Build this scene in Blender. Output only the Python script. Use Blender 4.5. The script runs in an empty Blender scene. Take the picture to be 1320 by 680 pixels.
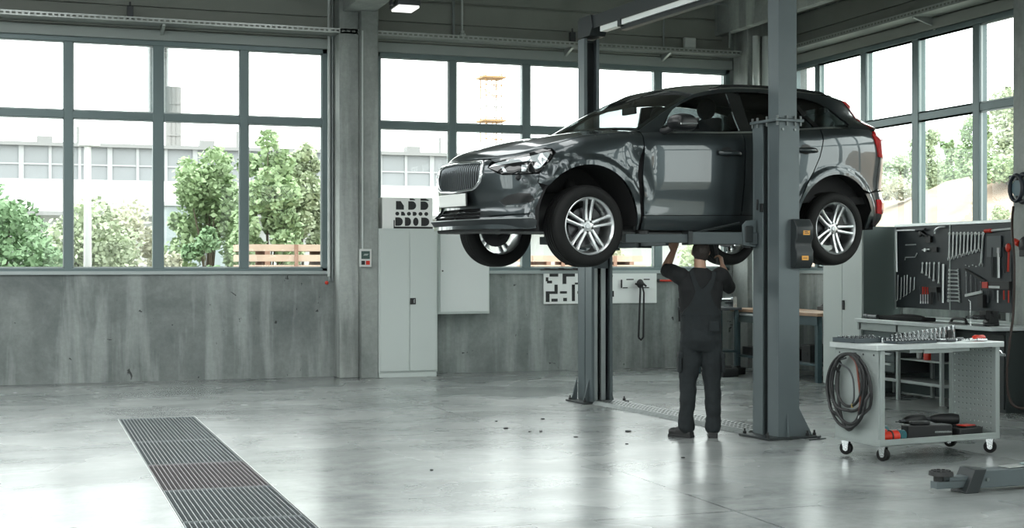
import bpy, bmesh, math, random
from mathutils import Vector, Matrix, geometry
R = math.radians
random.seed(7)
scene = bpy.context.scene
COL = scene.collection
CY, SY = math.cos(R(19.3)), math.sin(R(19.3))
def plane_y(px, py, D):            # a point of the photograph on the plane Y = D
    t=(px-660)/1797; Z=D/(CY-SY*t); return (Z*(SY+CY*t), D, 1.6+(340-py)*Z/1797)
def plane_x(px, py, D):            # a point of the photograph on the plane X = D
    t=(px-660)/1797; Z=D/(SY+CY*t); return (D, Z*(CY-SY*t), 1.6+(340-py)*Z/1797)
def plane_z(px, py, z=0):          # a point of the photograph on a level plane
    t=(px-660)/1797; Z=(1.6-z)*1797/(py-340); return (Z*(SY+CY*t), Z*(CY-SY*t), z)
def depth(px, py, Z):
    t=(px-660)/1797; return (Z*(SY+CY*t), Z*(CY-SY*t), 1.6+(340-py)*Z/1797)

# ---------------------------------------------------------------- materials
MATS = {}
def mat(name, color=(.5,.5,.5), rough=.5, metal=0.0, coat=0.0, noise=0.0, nscale=8.0, bump=0.0, bscale=40.0, emit=None, estr=0, spec=.5, rvar=0.0):
    if name in MATS: return MATS[name]
    m = bpy.data.materials.new(name); m.use_nodes = True
    nt = m.node_tree; b = nt.nodes['Principled BSDF']
    b.inputs['Base Color'].default_value = (*color,1); b.inputs['Roughness'].default_value = rough
    b.inputs['Metallic'].default_value = metal; b.inputs['Coat Weight'].default_value = coat
    b.inputs['Coat Roughness'].default_value = .04; b.inputs['Specular IOR Level'].default_value = spec
    tc = nt.nodes.new('ShaderNodeTexCoord')
    if noise or rvar:
        n = nt.nodes.new('ShaderNodeTexNoise'); n.inputs['Scale'].default_value = nscale; n.inputs['Detail'].default_value = 6; n.inputs['Roughness'].default_value=.6
        nt.links.new(tc.outputs['Object'], n.inputs['Vector'])
        if noise:
            r = nt.nodes.new('ShaderNodeValToRGB')
            r.color_ramp.elements[0].position=.3; r.color_ramp.elements[1].position=.72
            r.color_ramp.elements[0].color = (*[c*(1-noise) for c in color],1); r.color_ramp.elements[1].color = (*[min(c*(1+noise),1) for c in color],1)
            nt.links.new(n.outputs['Fac'], r.inputs['Fac']); nt.links.new(r.outputs['Color'], b.inputs['Base Color'])
        if rvar:
            q = nt.nodes.new('ShaderNodeMapRange'); q.inputs['To Min'].default_value=max(rough-rvar,0.02); q.inputs['To Max'].default_value=rough+rvar
            nt.links.new(n.outputs['Fac'], q.inputs['Value']); nt.links.new(q.outputs['Result'], b.inputs['Roughness'])
    if bump:
        n2 = nt.nodes.new('ShaderNodeTexNoise'); n2.inputs['Scale'].default_value = bscale; n2.inputs['Detail'].default_value=4
        bp = nt.nodes.new('ShaderNodeBump'); bp.inputs['Strength'].default_value = bump; bp.inputs['Distance'].default_value=.01
        nt.links.new(tc.outputs['Object'], n2.inputs['Vector']); nt.links.new(n2.outputs['Fac'], bp.inputs['Height']); nt.links.new(bp.outputs['Normal'], b.inputs['Normal'])
    if emit: b.inputs['Emission Color'].default_value=(*emit,1); b.inputs['Emission Strength'].default_value=estr
    MATS[name] = m; return m

def glass_mat(name, tint=(1,1,1), refl=.10, rough=0.0):
    m = bpy.data.materials.new(name); m.use_nodes = True; nt = m.node_tree; nt.nodes.clear()
    o = nt.nodes.new('ShaderNodeOutputMaterial'); mx = nt.nodes.new('ShaderNodeMixShader')
    t = nt.nodes.new('ShaderNodeBsdfTransparent'); t.inputs[0].default_value=(*tint,1)
    g = nt.nodes.new('ShaderNodeBsdfGlossy'); g.inputs['Roughness'].default_value=rough
    f = nt.nodes.new('ShaderNodeFresnel'); ge=nt.nodes.new('ShaderNodeNewGeometry'); ior=1.0+refl*5
    mp=nt.nodes.new('ShaderNodeMapRange'); mp.inputs['To Min'].default_value=ior; mp.inputs['To Max'].default_value=1/ior
    nt.links.new(ge.outputs['Backfacing'], mp.inputs['Value']); nt.links.new(mp.outputs['Result'], f.inputs['IOR'])
    nt.links.new(f.outputs[0], mx.inputs[0]); nt.links.new(t.outputs[0], mx.inputs[1]); nt.links.new(g.outputs[0], mx.inputs[2]); nt.links.new(mx.outputs[0], o.inputs[0])
    MATS[name]=m; return m

# ---------------------------------------------------------------- mesh helpers
def tag(o, label=None, cat=None, group=None, kind=None):
    if label: o['label']=label
    if cat: o['category']=cat
    if group: o['group']=group
    if kind: o['kind']=kind
    return o
def empty(name, loc=(0,0,0), rz=0.0, label=None, cat=None, group=None):
    o = bpy.data.objects.new(name, None); o.empty_display_size=.1; COL.objects.link(o); o.location=loc; o.rotation_euler=(0,0,rz)
    return tag(o,label,cat,group)
def link(name, me, m=None, parent=None, bevel=0, smooth=False, seg=2):
    o = bpy.data.objects.new(name, me); COL.objects.link(o)
    if m and not me.materials: me.materials.append(m)
    if parent: o.parent = parent
    if smooth:
        for p in me.polygons: p.use_smooth=True
    if bevel:
        b=o.modifiers.new('bevel','BEVEL'); b.width=bevel; b.segments=seg; b.limit_method='ANGLE'; b.angle_limit=R(35); b.harden_normals=False
    return o
class MB:
    def __init__(s, M=None): s.v=[]; s.f=[]; s.sm=[]; s.M=M or Matrix.Identity(4)
    def add(s, vs, fs, smooth=False, M=None):
        n=len(s.v); T=s.M @ M if M is not None else s.M
        s.v += [tuple(T @ Vector(p)) for p in vs]; s.f += [tuple(i+n for i in f) for f in fs]; s.sm += [smooth]*len(fs); return s
    def box(s, lo, hi, M=None):
        x0,y0,z0=lo; x1,y1,z1=hi
        return s.add([(x0,y0,z0),(x1,y0,z0),(x1,y1,z0),(x0,y1,z0),(x0,y0,z1),(x1,y0,z1),(x1,y1,z1),(x0,y1,z1)],
                     [(0,3,2,1),(4,5,6,7),(0,1,5,4),(1,2,6,5),(2,3,7,6),(3,0,4,7)], M=M)
    def cbox(s, c, d, M=None): return s.box([c[i]-d[i]/2 for i in range(3)],[c[i]+d[i]/2 for i in range(3)],M)
    def cyl(s, p0, p1, r, r1=None, seg=16, cap=True, smooth=True):
        p0=Vector(p0); p1=Vector(p1); r1=r if r1 is None else r1
        d=(p1-p0).normalized(); a=d.orthogonal().normalized(); b=d.cross(a)
        vs=[]
        for P,q in ((p0,r),(p1,r1)):
            for i in range(seg):
                t=2*math.pi*i/seg; vs.append(tuple(P+a*math.cos(t)*q+b*math.sin(t)*q))
        s.add(vs,[(i,(i+1)%seg,seg+(i+1)%seg,seg+i) for i in range(seg)],smooth)
        if cap:
            s.add(vs[:seg],[tuple(reversed(range(seg)))]); s.add(vs[seg:],[tuple(range(seg))])
        return s
    def tube(s, pts, r, seg=8, closed=False, rad=None):
        pts=[Vector(p) for p in pts]; n=len(pts); vs=[]; a=None
        for i,p in enumerate(pts):
            if closed: d=(pts[(i+1)%n]-pts[i-1])
            else: d=(pts[min(i+1,n-1)]-pts[max(i-1,0)])
            d.normalize()
            if a is None: a=d.orthogonal().normalized()
            else:
                a=(a-d*a.dot(d)); a.normalize()
            b=d.cross(a); q=rad[i] if rad else r
            for k in range(seg):
                t=2*math.pi*k/seg; vs.append(tuple(p+(a*math.cos(t)+b*math.sin(t))*q))
        fs=[(i*seg+k,i*seg+(k+1)%seg,((i+1)%n)*seg+(k+1)%seg,((i+1)%n)*seg+k) for i in range(n if closed else n-1) for k in range(seg)]
        s.add(vs,fs,True)
        if not closed: s.add(vs[:seg],[tuple(reversed(range(seg)))]); s.add(vs[-seg:],[tuple(range(seg))])
        return s
    def lathe(s, prof, seg=32, M=None, smooth=True, closed=False):
        # prof: (r, h) around local z
        vs=[]; n=len(prof)
        for r,h in prof:
            for k in range(seg):
                t=2*math.pi*k/seg; vs.append((r*math.cos(t),r*math.sin(t),h))
        fs=[(i*seg+k,i*seg+(k+1)%seg,((i+1)%n)*seg+(k+1)%seg,((i+1)%n)*seg+k) for i in range(n if closed else n-1) for k in range(seg)]
        return s.add(vs,fs,smooth,M)
    def prism(s, poly, h0, h1, M=None, smooth=False):
        n=len(poly); vs=[(x,y,h0) for x,y in poly]+[(x,y,h1) for x,y in poly]
        tr = geometry.tessellate_polygon([[Vector((x,y,0)) for x,y in poly]])
        fs=[tuple(t) for t in tr]+[tuple(i+n for i in reversed(t)) for t in tr]
        s.add(vs,[(i,(i+1)%n,n+(i+1)%n,n+i) for i in range(n)],smooth,M)
        return s.add(vs,fs,False,M)
    def sphere(s, c, r, seg=16, rings=8, M=None):
        if not hasattr(r,'__len__'): r=(r,r,r)
        vs=[]; 
        for i in range(rings+1):
            p=math.pi*i/rings
            for k in range(seg):
                t=2*math.pi*k/seg; vs.append((c[0]+r[0]*math.sin(p)*math.cos(t),c[1]+r[1]*math.sin(p)*math.sin(t),c[2]+r[2]*math.cos(p)))
        return s.add(vs,[(i*seg+k,(i+1)*seg+k,(i+1)*seg+(k+1)%seg,i*seg+(k+1)%seg) for i in range(rings) for k in range(seg)],True,M)
    def mesh(s, name='m'):
        me=bpy.data.meshes.new(name); me.from_pydata(s.v,[],s.f); me.validate(); 
        bm=bmesh.new(); bm.from_mesh(me)
        if len(bm.faces)==len(s.sm):
            for f,q in zip(bm.faces,s.sm): f.smooth=q
        bmesh.ops.remove_doubles(bm,verts=bm.verts,dist=1e-5) if len(s.v)<60000 else None
        bmesh.ops.recalc_face_normals(bm,faces=bm.faces)
        bm.to_mesh(me); bm.free()
        me.set_sharp_from_angle(angle=R(38))
        return me
    def build(s, name, m=None, parent=None, bevel=0, smooth=False, seg=2): return link(name, s.mesh(name), m, parent, bevel, smooth, seg)
def copy_tree(o, parent=None):
    c=o.copy(); COL.objects.link(c)
    if parent: c.parent=parent
    for ch in o.children: copy_tree(ch,c)
    return c
def RT(loc=(0,0,0), rx=0, ry=0, rz=0): return Matrix.Translation(Vector(loc)) @ Matrix.Rotation(rz,4,'Z') @ Matrix.Rotation(ry,4,'Y') @ Matrix.Rotation(rx,4,'X')
def arc(cx, cy, r, a0, a1, n): return [(cx+r*math.cos(R(a0+(a1-a0)*i/n)), cy+r*math.sin(R(a0+(a1-a0)*i/n))) for i in range(n+1)]
def smooth_path(pts, n=6, closed=False):
    pts=[Vector(p) for p in pts]; out=[]; N=len(pts)
    rng = range(N) if closed else range(N-1)
    for i in rng:
        p0=pts[i-1] if (closed or i>0) else pts[0]; p1=pts[i]; p2=pts[(i+1)%N]; p3=pts[(i+2)%N] if (closed or i+2<N) else pts[-1]
        for k in range(n):
            t=k/n; out.append(.5*((2*p1)+(p2-p0)*t+(2*p0-5*p1+4*p2-p3)*t*t+(-p0+3*p1-3*p2+p3)*t**3))
    if not closed: out.append(pts[-1])
    return out

# ---------------------------------------------------------------- camera, world
cam_d = bpy.data.cameras.new('camera'); cam = bpy.data.objects.new('camera', cam_d); COL.objects.link(cam)
cam_d.lens = 1797/1320*36; cam_d.sensor_width=36; cam.location=(0,0,1.6); cam.rotation_euler=(R(90),0,-R(19.3)); cam_d.clip_end=600
scene.camera = cam
scene.view_settings.view_transform='Standard'; scene.view_settings.look='None'; scene.view_settings.gamma=1; scene.view_settings.use_curve_mapping=False
scene.view_settings.exposure=0.0
w = bpy.data.worlds.new('sky'); scene.world=w; w.use_nodes=True
bg=w.node_tree.nodes['Background']; bg.inputs[0].default_value=(.97,1.0,.985,1); bg.inputs[1].default_value=5.0
scene.cycles.max_bounces=10; scene.cycles.diffuse_bounces=5; scene.cycles.glossy_bounces=4; scene.cycles.transparent_max_bounces=24
# ---------------------------------------------------------------- the hall
X0,X1,Y0,Y1,ZC = -9.0,11.2,-8.5,19.6,5.75
def node_concrete(name, dark, light, rough, stains=True, floor=False):
    m=bpy.data.materials.new(name); m.use_nodes=True; nt=m.node_tree; L=nt.links.new; b=nt.nodes['Principled BSDF']
    tc=nt.nodes.new('ShaderNodeTexCoord')
    def noise(scale,detail=8,rough_=.62,vec=None,dist=0):
        n=nt.nodes.new('ShaderNodeTexNoise'); n.inputs['Scale'].default_value=scale; n.inputs['Detail'].default_value=detail; n.inputs['Roughness'].default_value=rough_; n.inputs['Distortion'].default_value=dist
        L(vec or tc.outputs['Object'],n.inputs['Vector']); return n.outputs['Fac']
    def ramp(src,p0,p1,c0=(0,0,0),c1=(1,1,1)):
        r=nt.nodes.new('ShaderNodeValToRGB'); r.color_ramp.elements[0].position=p0; r.color_ramp.elements[1].position=p1
        r.color_ramp.elements[0].color=(*c0,1); r.color_ramp.elements[1].color=(*c1,1); L(src,r.inputs[0]); return r.outputs[0]
    def mix(f,a,bb,mode='MIX'):
        x=nt.nodes.new('ShaderNodeMix'); x.data_type='RGBA'; x.blend_type=mode
        if isinstance(f,float): x.inputs[0].default_value=f
        else: L(f,x.inputs[0])
        for s_,v in ((6,a),(7,bb)):
            if isinstance(v,tuple): x.inputs[s_].default_value=(*v,1)
            else: L(v,x.inputs[s_])
        return x.outputs[2]
    def mapv(sc):
        mp=nt.nodes.new('ShaderNodeMapping'); mp.inputs['Scale'].default_value=sc; L(tc.outputs['Object'],mp.inputs[0]); return mp.outputs[0]
    if floor:
        big=ramp(noise(.55,8,.68,mapv((1.0,1.5,1)),dist=.9),.36,.66)
        c=mix(big,dark,light)
        streak=ramp(noise(.8,9,.62,mapv((.5,1.9,1)),dist=.7),.42,.80)
        c=mix(mix(.5,(0,0,0),streak),c,(light[0]*1.18,light[1]*1.18,light[2]*1.18))
        fine=ramp(noise(9,6,.7),.35,.7,(.86,.86,.86),(1.06,1.06,1.06)); c=mix(1.0,c,fine,'MULTIPLY')
        # oil spots and scuffs
        sp=ramp(noise(1.1,4,.7,mapv((1,1.3,1)),dist=.3),.60,.80); c=mix(mix(.6,(0,0,0),sp),c,(.07,.078,.08))
        # joints in the slab
        br=nt.nodes.new('ShaderNodeTexBrick'); br.offset=0; br.inputs['Scale'].default_value=1; br.inputs['Mortar Size'].default_value=.012; br.inputs['Brick Width'].default_value=5.2; br.inputs['Row Height'].default_value=4.6; br.inputs['Mortar Smooth'].default_value=.2
        mp=nt.nodes.new('ShaderNodeMapping'); mp.inputs['Location'].default_value=(.85,1.15,0); L(tc.outputs['Object'],mp.inputs[0]); L(mp.outputs[0],br.inputs['Vector'])
        c=mix(mix(.55,(0,0,0),br.outputs['Fac']),c,(.04,.045,.045))
        L(c,b.inputs['Base Color'])
        rr=nt.nodes.new('ShaderNodeMapRange'); rr.inputs['From Min'].default_value=.25; rr.inputs['From Max'].default_value=.75; rr.inputs['To Min'].default_value=rough-.05; rr.inputs['To Max'].default_value=rough+.09
        L(noise(.7,3,.5),rr.inputs['Value']); L(rr.outputs[0],b.inputs['Roughness'])
        bp=nt.nodes.new('ShaderNodeBump'); bp.inputs['Strength'].default_value=.12; bp.inputs['Distance'].default_value=.01; L(noise(5,6,.6),bp.inputs['Height']); L(bp.outputs[0],b.inputs['Normal'])
        b.inputs['Specular IOR Level'].default_value=.42
    else:
        c=mix(ramp(noise(.9,9,.65,dist=.4),.32,.70),dark,light)
        vs=ramp(noise(1.6,6,.6,mapv((1.6,1.6,.16)),dist=.3),.50,.62); c=mix(mix(.6,(0,0,0),vs),c,(light[0]*1.4,light[1]*1.4,light[2]*1.4))
        vd=ramp(noise(1.3,6,.6,mapv((1.1,1.1,.25))),.52,.74); c=mix(mix(.5,(0,0,0),vd),c,(dark[0]*.6,dark[1]*.6,dark[2]*.6))
        c=mix(1.0,c,ramp(noise(18,5,.7),.3,.7,(.88,.88,.88),(1.07,1.07,1.07)),'MULTIPLY')
        if stains:
            sp=ramp(noise(6.5,3,.7,mapv((1,1,.8)),dist=.5),.685,.71); c=mix(mix(.85,(0,0,0),sp),c,(.018,.02,.02))
        L(c,b.inputs['Base Color']); b.inputs['Roughness'].default_value=rough
        bp=nt.nodes.new('ShaderNodeBump'); bp.inputs['Strength'].default_value=.35; bp.inputs['Distance'].default_value=.01; L(noise(14,6,.6),bp.inputs['Height']); L(bp.outputs[0],b.inputs['Normal'])
    MATS[name]=m; return m
wallc=node_concrete('wall_concrete',(.125,.145,.142),(.27,.295,.288),.75)
colc=node_concrete('column_concrete',(.18,.20,.195),(.33,.355,.34),.8,stains=False)
floorm=node_concrete('floor_concrete',(.125,.14,.14),(.31,.33,.325),.24,floor=True)
panelm=mat('upper_wall_panel',(.22,.235,.215),.6,noise=.12,nscale=.7)
ceilm=mat('ceiling_paint',(.33,.34,.32),.8,noise=.08,nscale=1)
framem=mat('window_frame_grey',(.13,.175,.18),.38,.25)
frame2=mat('window_frame_light',(.34,.38,.38),.35,.3)
galv=mat('galvanised_steel',(.42,.45,.44),.38,.7,noise=.15,nscale=14)
pane=glass_mat('window_glass',(.96,.985,.975),.04)
whitep=mat('white_enamel',(.55,.59,.58),.42)
def structure(o): o['kind']='structure'; return o

mb=MB()
# floor with the drain channel left open
DX0,DX1,DY0,DY1=.92,1.69,6.0,14.93
mb.box((X0,Y0,-.25),(DX0,Y1+.3,0)); mb.box((DX1,Y0,-.25),(X1+.3,Y1+.3,0)); mb.box((DX0,DY1,-.25),(DX1,Y1+.3,0)); mb.box((DX0,Y0,-.25),(DX1,DY0,0)); mb.box((DX0,DY0,-.25),(DX1,DY1,-.16))
structure(mb.build('floor',floorm))
# ceiling; three unseen open strips added to brighten the hall
mb=MB(); SK=[(-7.6,-4.6),(-3.4,.6),(3.2,5.2)]; cx_=X0
for a,b in SK:
    mb.box((cx_,Y0,ZC),(a,Y1+.3,ZC+.2)); mb.box((a,Y0,ZC),(b,Y0+2.5,ZC+.2)); mb.box((a,Y1-3.5,ZC),(b,Y1+.3,ZC+.2)); cx_=b
mb.box((cx_,Y0,ZC),(X1+.3,Y1+.3,ZC+.2)); structure(mb.build('ceiling',ceilm))
mb=MB()
for y in (-3,4,11): mb.box((X0+.01,y-.2,ZC-.5),(X1-.0,y+.2,ZC))
structure(mb.build('trim_4',ceilm))

SILL,HEAD=1.49,4.66
def window(n, axis, at, spans, mull, lo, hi, z0=SILL, z1=HEAD, tr=3.61, thick=None, out=1):
    """axis 'x': window runs along x at y=at ; axis 'y': along y at x=at ; mull = [(pos,width)]"""
    def bx(m_,a0,a1,b0,b1,c0,c1):
        if axis=='x': m_.box((a0,at+b0*out if out>0 else at-b1,c0),(a1,at+b1*out if out>0 else at-b0,c1))
        else: m_.box((at+b0 if out>0 else at-b1,a0,c0),(at+b1 if out>0 else at-b0,a1,c1))
    f=MB(); e=.075
    bx(f,lo,lo+e,.0,.14,z0,z1); bx(f,hi-e,hi,.0,.14,z0,z1); bx(f,lo,hi,.0,.14,z1-e,z1); bx(f,lo,hi,.0,.14,z0,z0+e-.02); bx(f,lo,hi,.015,.12,tr-.05,tr+.05)
    for p,w_ in mull: bx(f,p-w_/2,p+w_/2,.006 if w_>.12 else .012,.13,z0+.01,z1-.01)
    # inner glazing beads
    o=f.build('window_%d'%n,framem,bevel=.006); structure(o)
    g=MB(); ed=[lo+e]+[p for p,_ in mull]+[hi-e]
    for a,b in zip(ed[:-1],ed[1:]):
        for c0,c1 in ((z0+e,tr),(tr,z1-e)): bx(g,a,b,.065,.067,c0,c1)
    structure(g.build('window_pane',pane,o))
    s_=MB(); bx(s_,lo-.02,hi+.02,-.035,.02,z0-.035,z0+.012); structure(s_.build('window_sill',frame2,o,bevel=.004))
    # light bead around each opening
    k=MB()
    for a,b in zip(ed[:-1],ed[1:]):
        wl=.055
        aa=a+(0 if a==lo+e else wl); bb=b-(0 if b==hi-e else wl)
        for c0,c1 in ((z0+e-.02,tr-.05),(tr+.05,z1-e)):
            bx(k,aa,bb,.03,.06,c0,c0+.018); bx(k,aa,bb,.03,.06,c1-.018,c1); bx(k,aa,aa+.016,.03,.06,c0,c1); bx(k,bb-.016,bb,.03,.06,c0,c1)
    structure(k.build('glazing_bead',frame2,o))
    return o
# back wall
W1=(-3.12,4.08); W2=(4.78,10.50)
mb=MB(); T=.30
mb.box((X0,Y1,0),(W1[0],Y1+T,ZC)); mb.box((W1[0],Y1,0),(W1[1],Y1+T,SILL)); mb.box((W1[1],Y1,0),(W2[0],Y1+T,ZC)); mb.box((W2[0],Y1,0),(W2[1],Y1+T,SILL)); mb.box((W2[1],Y1,0),(X1+T,Y1+T,ZC))
structure(mb.build('wall_back',wallc))
def seams(lo,hi,zs): return
mb=MB()
for (a,b) in (W1,W2):
    mb.box((a,Y1,HEAD),(b,Y1+T,ZC))
    z=4.98
structure(mb.build('wall_back_upper',panelm))
# horizontal cladding boards over the windows
mb=MB()
for (a,b) in ((X0,4.16),(4.72,10.35)):
    for z in (4.80,5.10,5.42): mb.box((a,Y1-.035,z+.006),(b,Y1-.001,min(z+.30,ZC)-.004))
structure(mb.build('trim_1',panelm,bevel=.006))
mb=MB()
for (a,b) in (W1,W2): mb.box((a-.02,Y1-.05,HEAD-.01),(b+.02,Y1-.001,HEAD+.13))
structure(mb.build('trim_2',mat('head_trim',(.26,.29,.28),.5,.2),bevel=.006))
window(1,'x',Y1,None,[(-1.96,.10),(-.68,.14),(.565,.115),(1.74,.15),(2.905,.115)],*W1)
window(2,'x',Y1,None,[(5.945,.10),(7.10,.13),(8.20,.10),(9.27,.13)],*W2)
# right wall (its own windows go on past the frame towards the camera)
RW=[(12.95,18.95),(7.4,11.7),(1.9,6.9),(-3.9,1.4)]
mb=MB()
ys=Y0
for a,b in sorted(RW):
    mb.box((X1,ys,0),(X1+T,a,ZC)); mb.box((X1,a,0),(X1+T,b,SILL)); mb.box((X1,a,HEAD),(X1+T,b,ZC)); ys=b
mb.box((X1,ys,0),(X1+T,Y1,ZC)); structure(mb.build('wall_right',wallc))
mb=MB()
for z in (4.80,5.10,5.42): mb.box((X1-.035,Y0,z+.006),(X1-.001,Y1-.45,min(z+.30,ZC)-.004))
mb.box((X1-.06,Y0,HEAD-.01),(X1-.036,Y1-.45,HEAD+.13))
structure(mb.build('trim_3',panelm,bevel=.006))
window(3,'y',X1,None,[(18.22,.08),(16.98,.13),(15.76,.14),(14.50,.13)],*RW[0][:2],tr=3.55)
for i,(a,b) in enumerate(RW[1:]): window(4+i,'y',X1,None,[(a+(b-a)*k/4,.12) for k in (1,2,3)],a,b,tr=3.55)
# left wall, wall behind the camera with two glazed gates
mb=MB()
ys=Y0
for a,b in ((-5,1),(3,9)):
    mb.box((X0-T,ys,0),(X0,a,ZC)); mb.box((X0-T,a,0),(X0,b,SILL)); mb.box((X0-T,a,HEAD),(X0,b,ZC)); ys=b
mb.box((X0-T,ys,0),(X0,Y1,ZC)); structure(mb.build('wall_left',wallc))
for i,(a,b) in enumerate(((-5,1),(3,9))): window(7+i,'y',X0,None,[(a+1.5*k,.12) for k in (1,2,3)],a,b,out=-1)
mb=MB(); xs=X0
GT=[(-7,-2.5),(.5,5),(6.2,10.4)]
for a,b in GT:
    mb.box((xs,Y0-T,0),(a,Y0,ZC)); mb.box((a,Y0-T,0),(b,Y0,.35)); mb.box((a,Y0-T,4.4),(b,Y0,ZC)); xs=b
mb.box((xs,Y0-T,0),(X1+T,Y0,ZC)); structure(mb.build('wall_front',wallc))
for i,(a,b) in enumerate(GT): window(9+i,'x',Y0,None,[(a+(b-a)*k/3,.12) for k in (1,2)],a,b,z0=.35,z1=4.4,tr=2.4,out=-1)
# columns
mb=MB(); mb.box((4.17,19.22,0),(4.45,Y1,ZC)); mb.box((4.452,19.10,0),(4.70,Y1,ZC)); structure(mb.build('trim_5',colc,bevel=.012))
mb=MB(); mb.box((10.55,19.12,0),(X1,Y1,ZC)); structure(mb.build('trim_6',colc,bevel=.012))
mb=MB(); mb.box((10.30,11.9,0),(X1,12.69,ZC)); structure(mb.build('trim_7',colc,bevel=.012))
# cross beam on the column, end beam
mb=MB(); mb.box((4.22,Y0,5.14),(4.66,19.3,ZC-.01)); structure(mb.build('trim_8',colc,bevel=.01))
mb=MB(); mb.box((10.22,Y0,5.16),(10.36,Y1,ZC)); structure(mb.build('trim_9',colc,bevel=.01))
# ---------------------------------------------------------------- car surface
import numpy as np
def pchip_slopes(x, y):
    h = np.diff(x); dl = np.diff(y)/h; m = np.zeros_like(y)
    for k in range(1, len(x)-1):
        if dl[k-1]*dl[k] > 0:
            w1 = 2*h[k]+h[k-1]; w2 = h[k]+2*h[k-1]
            m[k] = (w1+w2)/(w1/dl[k-1]+w2/dl[k])
    m[0] = dl[0]; m[-1] = dl[-1]
    return m
def pchip(x, y, q):
    x = np.asarray(x, float); y = np.asarray(y, float)
    m = pchip_slopes(x, y)
    q = min(max(q, x[0]), x[-1])
    k = min(max(int(np.searchsorted(x, q))-1, 0), len(x)-2)
    h = x[k+1]-x[k]; t = (q-x[k])/h
    return ((1+2*t)*(1-t)**2*y[k] + t*(1-t)**2*h*m[k] + t*t*(3-2*t)*y[k+1] + t*t*(t-1)*h*m[k+1])
PLAN = [(0,0),(.015,.2),(.05,.4),(.11,.55),(.21,.70),(.34,.81),(.52,.885),(.75,.925),(1.05,.94),(1.6,.945),(2.6,.95),(3.4,.95),
        (3.85,.94),(4.12,.91),(4.35,.85),(4.50,.75),(4.60,.60),(4.65,.40),(4.68,.2),(4.69,0)]
def _dense(P):
    P = np.array(P, float); out = []
    Q = np.vstack([[P[0][0]*2-P[1][0]+.03, -P[1][1]], P, [P[-1][0]-.01, -P[-2][1]]])
    for i in range(1, len(Q)-2):
        p0,p1,p2,p3 = Q[i-1],Q[i],Q[i+1],Q[i+2]
        def tj(t,a,b): return t+np.linalg.norm(b-a)**.5
        t0=0; t1=tj(t0,p0,p1); t2=tj(t1,p1,p2); t3=tj(t2,p2,p3)
        for s in np.linspace(0,1,24,endpoint=False):
            t=t1+(t2-t1)*s
            A1=(t1-t)/(t1-t0)*p0+(t-t0)/(t1-t0)*p1; A2=(t2-t)/(t2-t1)*p1+(t-t1)/(t2-t1)*p2; A3=(t3-t)/(t3-t2)*p2+(t-t2)/(t3-t2)*p3
            B1=(t2-t)/(t2-t0)*A1+(t-t0)/(t2-t0)*A2; B2=(t3-t)/(t3-t1)*A2+(t-t1)/(t3-t1)*A3
            out.append((t2-t)/(t2-t1)*B1+(t-t1)/(t2-t1)*B2)
    out.append(P[-1]); return np.array(out)
PC = _dense(PLAN); PC[0,1]=0
PU = np.concatenate([[0], np.cumsum(np.linalg.norm(np.diff(PC,axis=0),axis=1))])
PT = np.gradient(PC, PU, axis=0); PT /= np.linalg.norm(PT,axis=1)[:,None]
for _k in range(6):
    PT[1:-1] = (PT[:-2]+PT[1:-1]*2+PT[2:])/4
PT[0]=(0,1); PT[-1]=(0,-1)
UMAX = PU[-1]
def U(x): return float(np.interp(x, PC[:,0], PU))
def XU(u): return float(np.interp(abs(u), PU, PC[:,0]))
# stations: u, rows (z, d)
_ST = [
 (0.0,   [.26,.33,.45,.60,.72,.82,.885], [.05,.05,-.03,.0,.01,-.0,-.06]),
 (.42,   [.26,.33,.45,.60,.72,.82,.885], [.05,.05,-.03,.0,.01,-.01,-.07]),
 (U(.21),[.25,.33,.45,.62,.74,.84,.905], [.02,.03,-.01,.01,.01,-.02,-.09]),
 (U(.50),[.25,.34,.48,.66,.82,.93,.99], [-.01,.0,0,.005,.0,-.03,-.10]),
 (U(.87),[.25,.36,.50,.70,.90,1.025,1.085], [-.03,-.01,0,.0,.0,-.02,-.10]),
 (U(1.45),[.25,.36,.50,.72,.98,1.085,1.145], [-.05,-.025,-.02,-.005,0,-.012,-.07]),
 (U(2.6),[.26,.37,.52,.74,1.02,1.12,1.20], [-.06,-.035,-.025,-.005,0,-.012,-.055]),
 (U(3.4),[.28,.38,.53,.78,1.07,1.18,1.27], [-.06,-.035,-.02,-.0,0.005,-.008,-.055]),
 (U(3.75),[.28,.38,.53,.80,1.09,1.21,1.30], [-.05,-.02,-.01,0,0.01,-.005,-.055]),
 (U(4.2),[.32,.40,.54,.80,1.08,1.22,1.31], [-.04,-.01,.005,.005,0.01,-.005,-.06]),
 (U(4.5),[.33,.42,.56,.68,1.04,1.20,1.31], [-.05,.01,.03,.01,.03,.02,-.04]),
 (UMAX,  [.33,.42,.56,.68,1.0,1.18,1.30], [-.05,0,.01,-.02,-.03,-.05,-.10]),
]
_SU = np.array([s[0] for s in _ST]); _SZ = np.array([s[1] for s in _ST]).T; _SD = np.array([s[2] for s in _ST]).T
_cache = {}
def rows(a):
    k = round(a, 4)
    if k not in _cache:
        _cache[k] = (np.array([pchip(_SU,_SZ[i],k) for i in range(7)]), np.array([pchip(_SU,_SD[i],k) for i in range(7)]))
    return _cache[k]
def ztop(u): return float(rows(abs(u))[0][-1])
def zbot(u): return float(rows(abs(u))[0][0])
ARCH = [(.87,.33,.50),(3.74,.33,.50)]
def sst(a,b,x):
    t=min(max((x-a)/(b-a),0),1); return t*t*(3-2*t)
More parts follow.
